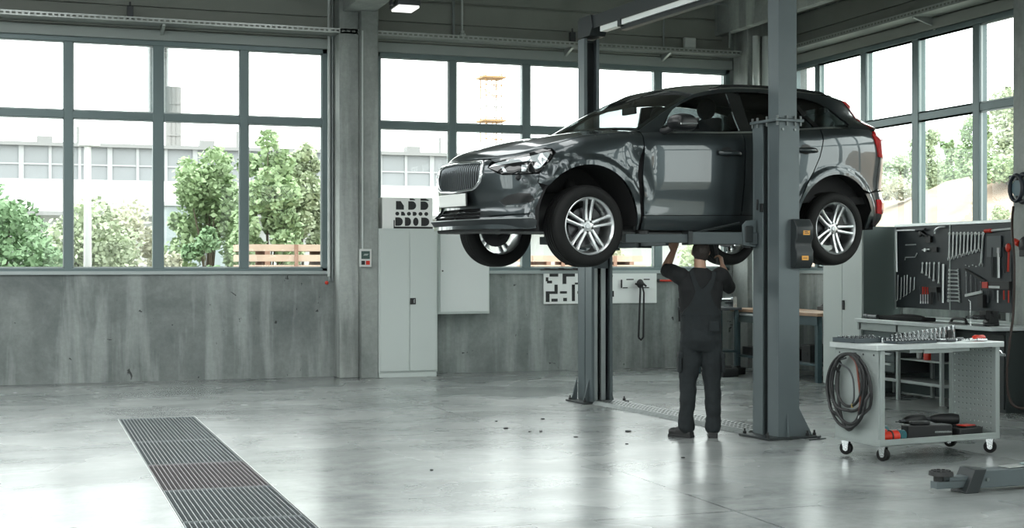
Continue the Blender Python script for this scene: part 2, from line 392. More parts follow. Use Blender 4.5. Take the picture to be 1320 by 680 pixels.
def S(u, z, off=0.0, dent=None):
    a = abs(u); zr, dr = rows(a)
    zz = min(max(z, zr[0]), zr[-1])
    d = pchip(zr, dr, zz) + off
    x = float(np.interp(a, PU, PC[:,0])); y = float(np.interp(a, PU, PC[:,1]))
    tx = float(np.interp(a, PU, PT[:,0])); ty = float(np.interp(a, PU, PT[:,1]))
    L = math.hypot(tx,ty); nx, ny = -ty/L, tx/L
    for (ax,az,ar) in ARCH:
        r = math.hypot(x-ax, z-az)
        if r < ar+.14 and .3 < x < 4.4: d += .020*sst(ar+.085, ar+.055, r)
    if dent: d += dent(u, x, z)
    px = x+nx*d; py = y+ny*d
    return (px, -py if u >= 0 else py, z)
# greenhouse
def yg(x, z):
    zb = 1.16+.06*(x-1.45) if x>1.45 else 1.16
    y = .885 - .33*(z-1.17) - .16*max(z-1.17,0)**2 - 1.6*max(z-1.56,0)**2
    if x > 3.7: y -= .16*((x-3.7)/.6)**2
    if x < 1.9: y -= .02*((1.9-x)/.5)**2
    return y
def zroof_edge(x): return pchip([1.9,2.15,2.4,2.8,3.2,3.6,3.95,4.2,4.42],[1.485,1.55,1.605,1.645,1.655,1.645,1.62,1.59,1.55],x)
def zroof_c(x): return pchip([1.9,2.15,2.4,2.8,3.2,3.6,3.95,4.2,4.42],[1.57,1.632,1.70,1.742,1.757,1.75,1.73,1.705,1.675],x)
# ---------------------------------------------------------------- the car
def pip(P, poly):
    x=P[:,0]; y=P[:,1]; ins=np.zeros(len(P),bool); n=len(poly)
    for i in range(n):
        x0,y0=poly[i]; x1,y1=poly[(i+1)%n]
        if y0==y1: continue
        c=((y0>y)!=(y1>y)) & (x < (x1-x0)*(y-y0)/(y1-y0)+x0); ins^=c
    return ins
def resample(poly, step, closed=True):
    out=[]; n=len(poly)
    for i in range(n if closed else n-1):
        a=np.array(poly[i],float); b=np.array(poly[(i+1)%n],float); L=np.linalg.norm(b-a); k=max(1,int(math.ceil(L/step)))
        for j in range(k): out.append(tuple(a+(b-a)*j/k))
    if not closed: out.append(tuple(poly[-1]))
    return out
def patch(poly, func, step=.03, holes=(), rim=.018, inward=None):
    """a sheet over a plane region, bent onto the surface func(u,v,off), with a turned-in rim"""
    loops=[resample(poly,step)]+[resample(h,step) for h in holes]
    pts=[]; edges=[]; lo=[]
    for L in loops:
        b=len(pts); pts+=L; n=len(L); edges+=[(b+i,b+(i+1)%n) for i in range(n)]; lo.append((b,n))
    B=np.array(pts); mn=B.min(0); mx=B.max(0)
    gx=np.arange(mn[0]+step*.5,mx[0],step); gy=np.arange(mn[1]+step*.5,mx[1],step)
    G=np.array([(x+(step*.5 if j%2 else 0),y) for j,y in enumerate(gy) for x in gx])
    keep=pip(G,loops[0])
    for h in loops[1:]: keep&=~pip(G,h)
    G=G[keep]
    if len(G):
        d=np.min(np.linalg.norm(G[:,None,:]-B[None,:,:],axis=2),axis=1); G=G[d>step*.45]
    allp=[Vector((float(a),float(b))) for a,b in pts]+[Vector((float(a),float(b))) for a,b in G]
    r=geometry.delaunay_2d_cdt(allp,edges,[],0,1e-7)
    V=np.array([tuple(v) for v in r[0]]); T=[tuple(f) for f in r[2]]
    C=np.array([V[list(t)].mean(0) for t in T]); k=pip(C,loops[0])
    for h in loops[1:]: k&=~pip(C,h)
    T=[t for t,q in zip(T,k) if q]
    vs=[func(float(a),float(b),0.0) for a,b in V]; fs=T
    # orientation: outward means where positive off goes
    t=T[len(T)//2]; a,b,c=[Vector(vs[i]) for i in t]; nrm=(b-a).cross(c-a); m_=V[t[0]]; o_=Vector(func(float(m_[0]),float(m_[1]),.05))-a
    if nrm.dot(o_)<0: fs=[tuple(reversed(t)) for t in fs]
    flip = nrm.dot(o_)<0
    nfs=len(fs)
    if rim:
        for (b0,n) in lo:
            idx=[]
            for i in range(n):
                p=pts[b0+i]; vs.append(func(p[0],p[1],0.0)); vs.append(func(p[0],p[1],-rim)); idx.append(len(vs)-2)
            for i in range(n):
                p,q=idx[i],idx[(i+1)%n]; fs.append((p,q,q+1,p+1))
    return vs,fs,nfs
def patch_obj(name, poly, func, m, parent, step=.03, holes=(), rim=.018, mods=None):
    vs,fs,nfs=patch(poly,func,step,holes,rim)
    me=bpy.data.meshes.new(name); me.from_pydata(vs,[],fs)
    for p in me.polygons: p.use_smooth = True
    me.update(); me.set_sharp_from_angle(angle=R(50))
    return link(name,me,m,parent)
def mirror_y(func): return lambda a,b,o: (lambda p:(p[0],-p[1],p[2]))(func(a,b,o))

paint = mat('car_paint',(.044,.055,.060),.30,.75,coat=1.0)
paint.node_tree.nodes['Principled BSDF'].inputs['Coat Roughness'].default_value=.02
blackp = mat('car_black_plastic',(.012,.013,.014),.45)
blackg = mat('car_gloss_black',(.008,.009,.010),.08,coat=.5)
chrome = mat('car_chrome',(.75,.77,.78),.12,1.0)
satin = mat('alloy_silver',(.62,.64,.65),.28,.9)
rubber = mat('tyre_rubber',(.005,.0055,.0055),.7,spec=.3,bump=.15,bscale=60)
redlens = mat('tail_lamp_red',(.55,.012,.015),.12,coat=1)
carglass = glass_mat('car_glass',(.55,.60,.60),.11)
tint = glass_mat('privacy_glass',(.07,.08,.08),.11)
headglass = mat('headlamp_lens',(.55,.60,.62),.12,.4,coat=1)
inner = mat('car_wheel_well',(.006,.006,.007),.9)
trimcloth = mat('car_interior',(.014,.014,.015),.85)

car = empty('car', (0,0,1.65), R(10.1), 'dark grey estate car with a crumpled front corner raised on the two-post lift', 'car')
_o = (-.52,12.71); car.location = (_o[1]*SY+_o[0]*CY, -_o[0]*SY+_o[1]*CY, 1.65)

from mathutils import noise as mnoise
def dent(u,x,z):
    """crumpled corner ahead of the front wheel and the buckled rear edge of the fender; nearside only"""
    if u<0: return 0.0
    m = sst(.76,.93,u)*(1-sst(1.32,1.42,u)) * sst(.30,.40,z)*(1-sst(.88,.95,z))
    d=0.0
    if m>0:
        p=Vector((u*5.5,z*7.5,.3)); n1=mnoise.noise(p); n2=mnoise.noise(Vector((u*14,z*10,4)))
        d += m*(.030*(abs(n1)*2-.75)+.010*n2)
    m2 = sst(1.78,1.95,u)*(1-sst(2.10,2.14,u))*sst(.50,.62,z)*(1-sst(1.02,1.08,z))
    if m2>0: d += m2*(.016*math.sin(z*13+u*16)+.012*mnoise.noise(Vector((u*9,z*6,9))))
    return d
def SB(u,v,o): return S(u,v,o,dent)
def SC(u,v,o): return S(u,v,o)
def arch_pts(ax, az, r, x_from, x_to, zmin, n=26, rear_first=True):
    """arch edge as (x,z) from one foot over the crown to the other, going rearwards"""
    a0=math.asin((zmin-az)/r); out=[]
    for i in range(n+1):
        a=math.pi-a0-(math.pi-2*a0)*i/n; out.append((ax+r*math.cos(a), az+r*math.sin(a)))
    return out
FA=arch_pts(.87,.33,.50,0,0,.26); RA=arch_pts(3.74,.33,.50,0,0,.30)
def XZ(l): return [(U(x),z) for x,z in l]
G=.004
# fender: arch crown from headlamp corner to the door edge, up to the bonnet line
fa_front=[p for p in FA if p[0]<.87 and p[1]>.72]; fa_rear=[p for p in FA if p[0]>=.87]
top=[(x,ztop(U(x))-.002) for x in np.linspace(1.44,.50,30)]
fender=[(x,z) for x,z in FA if z>.60 and x<.87]+fa_rear+[(1.385,.262),(1.40,.40),(1.385,.55),(1.372,.75),(1.40,.93),(1.425,1.02),(1.432,1.09)]+top
# front boundary runs down along the headlamp rear edge and the bumper joint
fender += [(.545,.93),(.50,.86),(.43,.79),(.40,.74),(.39,.66)]
for sgn in (1,-1):
    f=(lambda g:(lambda a,b,o:g(a*1.0,b,o)))(SB) if sgn==1 else (lambda a,b,o:SC(-a,b,o))
    fm=(lambda a,b,o:SB(a,b,o)) if sgn==1 else (lambda a,b,o:SC(-a,b,o))
    o=patch_obj('fender',XZ(fender),fm,paint,car,.022)
    if sgn==1: tag(o,'dented front fender around the near wheel')
    # doors
    d1=[(1.455,.39),(1.445,.55),(1.437,.80),(1.437,1.0),(1.445,ztop(U(1.45))-.002)]+[(x,ztop(U(x))-.002) for x in np.linspace(1.5,2.585,16)]+[(2.585,1.0),(2.575,.7),(2.562,.415)]+[(x,.392+.02*(x-1.5)) for x in (2.53,2.2,1.9,1.52)]
    fd=patch_obj('front_door',XZ(d1),fm,paint,car,.03)
    d2=[(2.572,.415),(2.585,.7),(2.595,1.0),(2.595,ztop(U(2.6))-.002)]+[(x,ztop(U(x))-.002) for x in np.linspace(2.65,3.55,14)]+[(3.55,1.16),(3.50,.99),(3.42,.84),(3.33,.72),(3.25,.56),(3.20,.45),(3.15,.425)]+[(3.0,.42),(2.75,.413)]
    rd=patch_obj('rear_door',XZ(d2),fm,paint,car,.03)
    ra=[p for p in RA]
    q=[(3.215,.45),(3.262,.56),(3.342,.72),(3.432,.84),(3.512,.99),(3.562,1.16),(3.562,ztop(U(3.56))-.002)]+[(x,ztop(U(x))-.002) for x in np.linspace(3.65,4.30,12)]
    q+= [(4.33,1.2),(4.36,1.10),(4.37,1.0),(4.34,.85),(4.32,.70),(4.20,.665)]
    q+= [p for p in reversed(ra) if p[0]<4.2 and (p[1]>.66 or p[0]<3.6)]+[(3.20,.30)]
    patch_obj('rear_fender',XZ(q),fm,paint,car,.028)
    sl=[(1.41,.262),(1.43,.38)]+[(x,.385+.02*(x-1.5)) for x in (1.52,1.9,2.3,2.7,3.1)]+[(3.19,.425),(3.195,.30),(2.9,.273),(2.3,.262),(1.8,.258)]
    patch_obj('sill_panel',XZ(sl),fm,paint,car,.03)
    # lower moulding highlight strip on the doors
    st=[(1.47,.405),(1.47,.425),(3.12,.455),(3.12,.437)]
    patch_obj('door_moulding',XZ(st),(lambda ff:(lambda a,b,o:ff(a,b,o+.010)))(fm),paint,car,.03,rim=.012)
    # window chrome line
    cb=[(1.70,ztop(U(1.70))-.012)]+[(x,ztop(U(x))-.013) for x in np.linspace(1.75,3.97,40)]+[(x,ztop(U(x))+.003) for x in np.linspace(3.97,1.70,41)]
    def SG(a,b,o,ff=fm):
        p=ff(a,min(b,ztop(a)),o+.006); return (p[0],p[1],p[2]+max(0,b-ztop(a)))
    patch_obj('window_trim',XZ(cb),SG,chrome,car,.03,rim=.01)
    # handles
    for dr,x0,x1,z0 in ((fd,2.27,2.51,.985),(rd,3.23,3.45,1.05)):
        mb=MB(); pts=[]
        for i in range(13):
            t=i/12; x=x0+(x1-x0)*t; off=.012+.035*math.sin(math.pi*min(max(t,.0),1))**.5
            pts.append(fm(U(x),z0,off))
        mb.tube(pts,.016,10,rad=[.021+.007*math.sin(math.pi*i/12) for i in range(13)])
        h=mb.build('door_handle',paint,dr)
        cup=[(x0+.10+.070*math.cos(a),z0+.010+.050*math.sin(a)) for a in np.linspace(0,2*math.pi,20,endpoint=False)]
        patch_obj('handle_cup_shade',XZ(cup),(lambda ff:(lambda a,b,o:ff(a,b,o+.003)))(fm),blackp,dr,.02,rim=.004)  # black patch on the door, painted shade of the handle cup
    # ---- greenhouse side frame with the window opening
    gs=(lambda a,b,o:(a,-yg(a,b)-o,b)) if sgn==1 else (lambda a,b,o:(a,yg(a,b)+o,b))
    def belt(x): return ztop(U(x))
    def by(x): return float(SC(U(x),ztop(U(x)),0)[1])
    def gf(a,b,o,s=sgn):
        zb=belt(a); y=yg(a,b); yb=-by(a)          # meets the body at the belt
        k=1-sst(zb,zb+.13,b); y=y*(1-k)+(yb+(zb-b)*.30)*k
        return (a,-(y+o)*s,b)
    dlo=[(1.66,1.165),(1.74,1.275),(1.84,1.376),(1.98,1.455),(2.14,1.515),(2.32,1.553),(2.51,1.585),(2.73,1.606),(2.95,1.613),(3.15,1.608),(3.34,1.598),(3.52,1.583),(3.66,1.556),(3.79,1.508),(3.90,1.44),(3.975,1.375),(3.985,1.335),(3.96,1.315)]
    dlo_b=[(x,belt(x)+.006) for x in np.linspace(3.93,1.68,40)]
    DLO=dlo+dlo_b
    # outer outline: A-pillar front edge, roof edge, D-pillar rear edge, belt
    ap=[(1.42,1.155),(1.55,1.235),(1.70,1.325),(1.85,1.41),(2.0,1.485),(2.15,1.55)]
    re_=[(x,zroof_edge(x)) for x in np.linspace(2.22,4.12,24)]
    dp=[(4.20,1.575),(4.29,1.50),(4.36,1.42),(4.41,1.33)]
    outer=ap+re_+dp+[(x,belt(x)) for x in np.linspace(4.40,1.46,50)]
    patch_obj('window_frame',outer,gf,paint,car,.03,holes=[DLO],rim=.03)
    # black pillars and glass inside the opening
    def inset(o0): return lambda a,b,o:gf(a,b,o-o0)
    def span(x0,x1,lean0=0,lean1=0):
        """window piece between two near-upright lines"""
        def topz(x): return float(np.interp(x,[p[0] for p in dlo],[p[1] for p in dlo]))
        xs=np.linspace(x0,x1,24)
        up=[(x,topz(x)+.0) for x in xs]; dn=[(x,belt(x)+.004) for x in xs[::-1]]
        return up+dn
    patch_obj('front_door_glass',[(p[0],p[1]) for p in dlo if p[0]<2.5]+[(2.57,1.588),(2.60,belt(2.6)+.004)]+[(x,belt(x)+.004) for x in np.linspace(2.5,1.68,16)],inset(.012),carglass,fd,.05,rim=0)
    patch_obj('door_pillar',[(2.545,1.583),(2.70,1.602),(2.72,belt(2.72)),(2.575,belt(2.575))],inset(.006),blackg,car,.05,rim=.02)
    patch_obj('rear_door_glass',[(2.69,1.60),(2.95,1.611),(3.20,1.605),(3.33,1.596),(3.50,belt(3.5)+.004)]+[(x,belt(x)+.004) for x in np.linspace(3.4,2.71,12)],inset(.012),tint,rd,.05,rim=0)
    patch_obj('rear_pillar_trim',[(3.30,1.600),(3.36,1.595),(3.57,belt(3.57)),(3.50,belt(3.5))],inset(.006),blackg,car,.05,rim=.02)
    patch_obj('rear_quarter_glass',[(3.355,1.594),(3.52,1.58),(3.66,1.553),(3.79,1.505),(3.90,1.437),(3.97,1.37),(3.98,1.335),(3.955,1.315)]+[(x,belt(x)+.005) for x in np.linspace(3.92,3.56,8)],inset(.012),tint,car,.04,rim=0)
    # mirror
    mz=1.225; P=lambda x,y,z:(x,-sgn*y,z)
    mb=MB()
    prof=[(1.60,.0),(1.64,.075),(1.74,.09),(1.86,.078),(1.895,.03),(1.90,-.03),(1.86,-.07),(1.74,-.075),(1.65,-.055)]
    rings=[]; 
    for j,(yy,sc) in enumerate(((.97,.55),(.99,.9),(1.05,1.0),(1.12,1.0),(1.17,.88),(1.19,.55))):
        rings.append([P(1.76+(x-1.76)*sc*.9, yy, mz+z*sc) for x,z in prof])
    n=len(prof); vs=[p for r in rings for p in r]
    fs=[(i*n+k,i*n+(k+1)%n,(i+1)*n+(k+1)%n,(i+1)*n+k) for i in range(5) for k in range(n)]+[tuple(range(n)),tuple(range(5*n,6*n))]
    mb.add(vs,fs,True)
    mo=mb.build('wing_mirror',mat('mirror_black',(.008,.009,.010),.35),car,smooth=True); sb=mo.modifiers.new('s','SUBSURF'); sb.levels=2; sb.render_levels=2
    mb=MB(); mb.tube([P(1.68,.86,1.165),P(1.69,.93,1.165),P(1.72,1.0,1.19)],.03,10); mb.build('mirror_arm',blackp,mo)
    mb=MB(); mb.tube([P(1.66,1.195,mz-.018),P(1.74,1.202,mz-.012),P(1.84,1.198,mz-.008)],.008,8); mb.build('turn_signal',satin,mo)
    mb=MB(); mb.add([P(1.893,1.0,mz-.055),P(1.893,1.15,mz-.05),P(1.893,1.15,mz+.055),P(1.893,1.0,mz+.06)],[(0,1,2,3)]); mb.build('mirror_glass',chrome,mo)
    # head lamp
    hl=[(.50,.80),(.56,.845),(.66,.875),(.80,.905),(.94,.935),(1.03,.965),(1.10,.955),(1.10,.90),(1.06,.84),(1.01,.775),(.95,.745),(.80,.738),(.66,.738),(.60,.765)]
    hf=(lambda ff:(lambda a,b,o:ff(a,b,o+.006)))(fm)
    h=patch_obj('headlamp',hl,hf,blackg,car,.02,rim=.02)
    l1=[(.51,.803),(.57,.838),(.72,.868),(.90,.895),(1.05,.930),(1.085,.925),(1.05,.86),(.99,.79),(.95,.775),(.93,.80),(.96,.845),(.88,.850),(.72,.832),(.58,.812)]
    patch_obj('running_light',l1,(lambda ff:(lambda a,b,o:ff(a,b,o+.011)))(fm),headglass,h,.02,rim=.006)
    for (a0,b0,a1,b1) in ((.635,.755,.70,.80),(.83,.757,.865,.815)):
        patch_obj('lamp_projector',[(a0,b1),(a0+.03,b1),(a1,b0),(a1-.03,b0)] if a0<.8 else [(a0,b0),(a1,b0),(a1+.02,b1),(a0,b1)],(lambda ff:(lambda a,b,o:ff(a,b,o+.011)))(fm),headglass,h,.02,rim=.006)
    # bumper side vent
    vt=[(.62,.505),(.70,.55),(.80,.572),(.90,.565),(.945,.51),(.90,.49),(.74,.475),(.66,.468)]
    patch_obj('bumper_vent',vt,(lambda ff:(lambda a,b,o:ff(a,b,o+.004)))(fm),blackp,car,.02,rim=.004)
    vs_=[(.38,.49),(.61,.50),(.67,.455),(.74,.46),(.94,.475),(.93,.425),(.90,.395),(.52,.375)]
    patch_obj('vent_surround',vs_,(lambda ff:(lambda a,b,o:ff(a,b,o+.020)))(fm),paint,car,.02,rim=.02)
    # tail lamps
    tl=[(4.88,1.25),(4.98,1.30),(5.12,1.27),(5.24,1.24),(5.24,1.04),(5.10,1.02),(4.95,1.03),(4.93,1.12)]
    t=patch_obj('tail_lamp',tl,(lambda ff:(lambda a,b,o:ff(a,min(b,ztop(a)),o+.012)))(fm),redlens,car,.025,rim=.02)
    up=[(4.07,1.602),(4.15,1.588),(4.24,1.54),(4.32,1.47),(4.385,1.40),(4.42,1.33),(4.33,1.33),(4.29,1.39),(4.23,1.455),(4.15,1.53)]
    patch_obj('upper_lens',up,(lambda g_:(lambda a,b,o:g_(a,b,o+.010)))(gf),redlens,t,.03,rim=.012)
    rf=[(4.92,.60),(5.05,.605),(5.22,.59),(5.22,.48),(5.05,.455),(4.94,.46)]
    patch_obj('rear_reflector',rf,(lambda ff:(lambda a,b,o:ff(a,b,o+.010)))(fm),redlens,car,.03,rim=.01)

# front bumper: nose to both arches, with openings
def half(l): return [(-a,b) for a,b in reversed(l)]
fl_=[(U(x),z) for x,z in FA if x<.5 and z<.60]          # arch foot edge going up
right=[(0.0,.262),(.5,.258),(.9,.255),(fl_[0][0]-.004,.262)]+[(a-.001,b) for a,b in fl_]+[(U(.385),.66),(U(.395),.735),(.945,.735),(.80,.728),(.655,.728),(.585,.755),(.485,.80),(.50,.86),(.47,.872)]
# run along the headlamp top to the bonnet edge
right+= [(.44,.876),(.2,.880)]
bump=right+[(0.0,.880)]+half(right[1:])
gr=[(0,.865),(.30,.862),(.40,.855),(.425,.83),(.43,.74),(.415,.68),(.36,.635),(.30,.612),(0,.598)]
grh=gr+[(-a,b) for a,b in reversed(gr[1:-1])]
lo_=[(0,.445),(.36,.445),(.40,.40),(.44,.345),(0,.345)]
loh=lo_+[(-a,b) for a,b in reversed(lo_[1:-1])]
patch_obj('front_bumper',bump,SB,paint,car,.022,holes=[grh,loh],rim=.03)
# strip between headlamps and bonnet (scuttle of the lamp)
for s_ in (1,-1):
    ls=[(.475,.874),(.50,.862),(.56,.850),(.66,.880),(.80,.910),(.94,.940),(1.04,.972),(1.105,.965),(1.108,ztop(1.108)-.003)]+[(a,ztop(a)-.003) for a in np.linspace(1.05,.475,14)]
    patch_obj('lamp_surround',ls,(lambda s2:(lambda a,b,o:SC(a*s2,min(b,ztop(a)),o)))(s_),paint,car,.02)
# grille
g=patch_obj('grille',grh,lambda a,b,o:S(a,b,o-.035),blackp,car,.04,rim=0)
mb=MB()
ring=[S(a,b,.008) for a,b in resample(grh,.04)]
mb.tube(ring,.017,10,closed=True); mb.build('grille_surround',chrome,g)
mb=MB()
for i in range(-12,13):
    a=i*.0335
    if abs(a)>.41: continue
    zb=float(np.interp(abs(a),[0,.30,.36,.415],[.605,.62,.645,.69])); 
    pts=[S(a,zb+(.858-zb)*k/5,-.012) for k in range(6)]
    mb.tube(pts,.0055,6)
mb.build('grille_bars',mat('grille_bar_metal',(.16,.18,.19),.3,.9),g)
lg=patch_obj('lower_intake',loh,lambda a,b,o:S(a,b,o-.06),blackp,car,.05,rim=0)
mb=MB()
for z in (.375,.41): mb.tube([S(a,z,-.012) for a in np.linspace(-.42,.42,20)],.009,6)
mb.build('intake_bars',blackg,lg)
patch_obj('front_skid_lip',[(a,b) for a,b in [(-.93,.349),(-.5,.338),(0,.335),(.5,.338),(.93,.349),(.96,.33),(.955,.285),(.92,.264),(.6,.268),(.2,.285),(0,.287),(-.2,.285),(-.6,.268),(-.92,.264),(-.955,.285),(-.96,.33)]],lambda a,b,o:(lambda p:(p[0],p[1],p[2]))(S(a,b,o+(.016+.020*(1-sst(.3,1.0,abs(a))))-(.34-b)*.75*(1-sst(.5,1.0,abs(a))))),mat('lip_grey',(.026,.032,.035),.45,.3),car,.03,rim=.05)
mb=MB(); mb.tube([S(a,.340+.014*(abs(a)/.98)**2,.030-.010*sst(0,.95,abs(a))) for a in np.linspace(-.92,.92,40)],.006,6); mb.build('lip_trim',mat('lip_trim_grey',(.20,.22,.22),.35,.6),car)
mb=MB(RT((-.028,0,.525),ry=R(-2))); mb.box((-.006,-.26,-.056),(.006,.26,.056)); pl=mb.build('number_plate',mat('plate_white',(.62,.64,.62),.4),car,bevel=.004)
mb=MB(RT((-.020,0,.525),ry=R(-2))); mb.box((-.002,-.268,-.062),(.010,.268,.060)); mb.build('plate_holder',blackp,pl,bevel=.004)
# crumple scars: torn clips where the bumper corner came away
mb=MB()
mb.sphere(S(.80,.705,.002),(.030,.018,.026),12,8)
mb.build('fog_socket',blackp,car)
# rear bumper, tailgate
rb=[(4.205,.655),(4.32,.69)]+[];
ue=UMAX
rbr=[(U(4.17),.30),(U(4.18),.42)]+[(U(x),z) for x,z in reversed(RA) if x>4.12 and .44<z<.66]+[(U(4.20),.655),(U(4.33),.675),(ue-.3,.675),(ue,.675)]
def SR(a,b,o):
    return S(a,b,o) if a<=ue else (lambda p:(p[0],-p[1],p[2]))(S(2*ue-a,b,o))
rbp=rbr+[(2*ue-a,b) for a,b in reversed(rbr[:-1])]
rbp+= [(2*ue-U(4.3),.325),(ue+.4,.335),(ue-.4,.335),(U(4.3),.325)]
patch_obj('rear_bumper',rbp,SR,paint,car,.03,rim=.02)
tg=[(U(4.33),.70),(U(4.35),.85),(U(4.38),1.0),(U(4.38),1.3),(U(4.5),1.30),(ue-.4,1.298),(ue,1.298)]
tgp=tg+[(2*ue-a,b) for a,b in reversed(tg[:-1])]
tgp+=[(2*ue-U(4.4),.685),(ue+.3,.685),(ue,.685),(ue-.3,.685)]
patch_obj('tailgate',tgp,SR,paint,car,.035,rim=.02)
def gf_y(a,b):
    zb=ztop(U(a)); y=yg(a,b); yb=-float(SC(U(a),zb,0)[1]); k=1-sst(zb,zb+.13,b); return y*(1-k)+(yb+(zb-b)*.30)*k
# tailgate upper glass
def TG(a,b,o):   # a across -1..1, b 0..1 upward
    xe=4.415+(4.17-4.415)*b; ze=1.325+(1.60-1.325)*b; ye=gf_y(xe,ze)-.004
    bow=1-abs(a)**2.4
    return (xe+bow*(.26*(1-b)+.20*b)+o*.9, -ye*a, ze+bow*(.0*(1-b)+.075*b)+o*.4-.015*(1-b))
patch_obj('tailgate_frame',[(-1,0),(1,0),(1,1),(-1,1)],TG,paint,car,.08,holes=[[(-.86,.10),(.86,.10),(.80,.84),(-.80,.84)]],rim=.015)
patch_obj('tailgate_glass',[(-.86,.10),(.86,.10),(.80,.84),(-.80,.84)],lambda a,b,o:TG(a,b,o-.006),tint,car,.08,rim=0)
# bonnet
xs=np.concatenate([np.linspace(.0,.35,24),np.linspace(.37,1.46,46)])
UU=np.linspace(0,U(1.46),400); ED=[S(a,ztop(a),0) for a in UU]; EX=np.array([p[0] for p in ED]); EYa=np.array([-p[1] for p in ED]); EZ=np.array([p[2] for p in ED])
EX=np.maximum.accumulate(EX+np.arange(len(EX))*1e-7)
x0=float(EX[0]); x1=1.44
def zc(x): return pchip([x0,.12,.25,.5,.8,1.1,1.45],[EZ[0],.955,1.005,1.075,1.13,1.175,1.215],x)
stx=[x0+(x1-x0)*(i/60)**1.8 for i in range(61)]; W=24; vs=[]
cow=lambda w:-.22*(1-w*w)      # the rear edge sweeps forward in the middle
for i,x in enumerate(stx):
    for j in range(W+1):
        w=-1+2*j/W
        sx=x+(i/60)**3*cow(w)*0.9
        ye=float(np.interp(sx,EX,EYa)); ze=float(np.interp(sx,EX,EZ)); c=zc(sx)-ze
        ye*= .992
        y=ye*w
        crease=.010*math.exp(-((abs(w)-.62)/.10)**2)*sst(.15,.5,sx)
        vs.append((sx,y,ze+c*(1-abs(w)**2.6)+crease+.002))
fs=[(i*(W+1)+j,(i+1)*(W+1)+j,(i+1)*(W+1)+j+1,i*(W+1)+j+1) for i in range(60) for j in range(W)]
me=bpy.data.meshes.new('bonnet'); me.from_pydata(vs,[],fs); me.update()
for p in me.polygons: p.use_smooth=True
bo=link('bonnet',me,paint,car); sd=bo.modifiers.new('s','SOLIDIFY'); sd.thickness=.012; sd.offset=-1
# cowl
mb=MB(); 
cw=[]
for j in range(21):
    w=-1+2*j/20
    cw.append(((1.20+.24*abs(w)**2.2,-.80*w,1.185-.03*w*w),(1.33+.20*abs(w)**2,-.80*w,1.20-.025*w*w)))
mb.add([p for a in cw for p in a],[(2*i,2*i+2,2*i+3,2*i+1) for i in range(20)],True); mb.build('cowl_panel',blackp,car)
# windscreen: from the cowl up to the roof front, edges on the A pillars
def WS(a,b,o):   # a across -1..1, b up 0..1
    xe=1.44+(2.15-1.44)*b; ze=float(np.interp(xe,[1.42,1.55,1.70,1.85,2.0,2.15],[1.155,1.235,1.325,1.41,1.485,1.55]))
    ye=gf_y(xe,ze)
    bow=1-abs(a)**2.2
    return (xe-bow*(.24*(1-b)+.10*b)-o*.5, -ye*a, ze+bow*(.035*(1-b)+.082*b)+o*.85)
patch_obj('windscreen',[(-.985,.0),(.985,0),(.985,1),(-.985,1)],WS,carglass,car,.06,rim=0)
patch_obj('screen_border',[(-1,0),(1,0),(1,1.02),(-1,1.02)],lambda a,b,o:WS(a,b,o-.004),blackg,car,.05,holes=[[(-.93,.05),(.93,.05),(.91,.90),(-.91,.90)]],rim=0)
# roof
def RF(a,b,o):   # a = x, b across -1..1
    ze=zroof_edge(a); ye=gf_y(a,ze)
    return (a-(.10*(1-b*b) if a<2.6 else 0)*(1-sst(2.1,2.5,a)),-ye*b,ze+(zroof_c(a)-ze)*(1-abs(b)**2.6)+o)
rfp=[(2.14,-1),(4.12,-1),(4.22,-.95),(4.36,-.6),(4.42,0),(4.36,.6),(4.22,.95),(4.12,1),(2.14,1)]
def RF2(a,b,o):
    p=RF(min(a,4.42),b,o); return p
patch_obj('roof',rfp,RF2,paint,car,.06,rim=.02)
for s_ in (1,-1):
    mb=MB(); mb.tube([(x,-s_*(gf_y(x,zroof_edge(x))-.03),zroof_edge(x)+(.030 if 2.45<x<3.85 else .012)) for x in np.linspace(2.38,3.92,24)],.013,8)
    mb.build('roof_rail',blackg,car)
mb=MB(); mb.prism([(3.75,1.757),(3.95,1.757),(3.93,1.80),(3.88,1.81)],-.01,.01,M=Matrix.Rotation(R(90),4,'X')); mb.build('roof_antenna',paint,car)
# underbody, wheel wells, inner shell
mb=MB()
mb.box((1.42,-.80,.24),(3.20,.80,.36)); mb.box((.20,-.52,.24),(1.45,.52,.60)); mb.box((3.15,-.56,.28),(4.45,.56,.62)); mb.box((.12,-.62,.235),(.40,.62,.30))
mb.build('underbody',blackp,car,bevel=.02)
for ax in (.87,3.74):
    for s_ in (1,-1):
        mb=MB(); prof=arc(ax,.33,.515,-4,190,26)
        yo=.895 if ax<1 else .90
        vs=[(x,s_*.50,z) for x,z in prof]+[(x,s_*yo,z) for x,z in prof]
        n=len(prof); mb.add(vs,[(i,i+1,n+i+1,n+i) for i in range(n-1)],True)
        mb.add([(x,s_*.50,z) for x,z in prof]+[(ax,s_*.5,.25)],[(i,i+1,n) for i in range(n-1)])
        mb.build('wheel_liner',inner,car)
for s_ in (1,-1):
    sh=[(.02,.30),(U(.36),.27)]+XZ([(x+(.0),z) for x,z in arch_pts(.87,.33,.512,0,0,.27)])+[(U(2.3),.27),(U(3.2),.30)]+XZ(arch_pts(3.74,.33,.512,0,0,.31))+[(U(4.4),.34),(ue-.02,.34),(ue-.02,1.26)]
    sh+=[(a,ztop(a)-.03) for a in np.linspace(ue-.1,.02,70)]
    patch_obj('inner_shell',sh,(lambda s2:(lambda a,b,o:S(a*s2,b,o-.038)))(s_),inner,car,.06,rim=0,holes=[[(.02,.60),(.02,.86),(.41,.85),(.41,.62)],[(.03,.345),(.03,.44),(.38,.44),(.43,.35)]] if False else ())
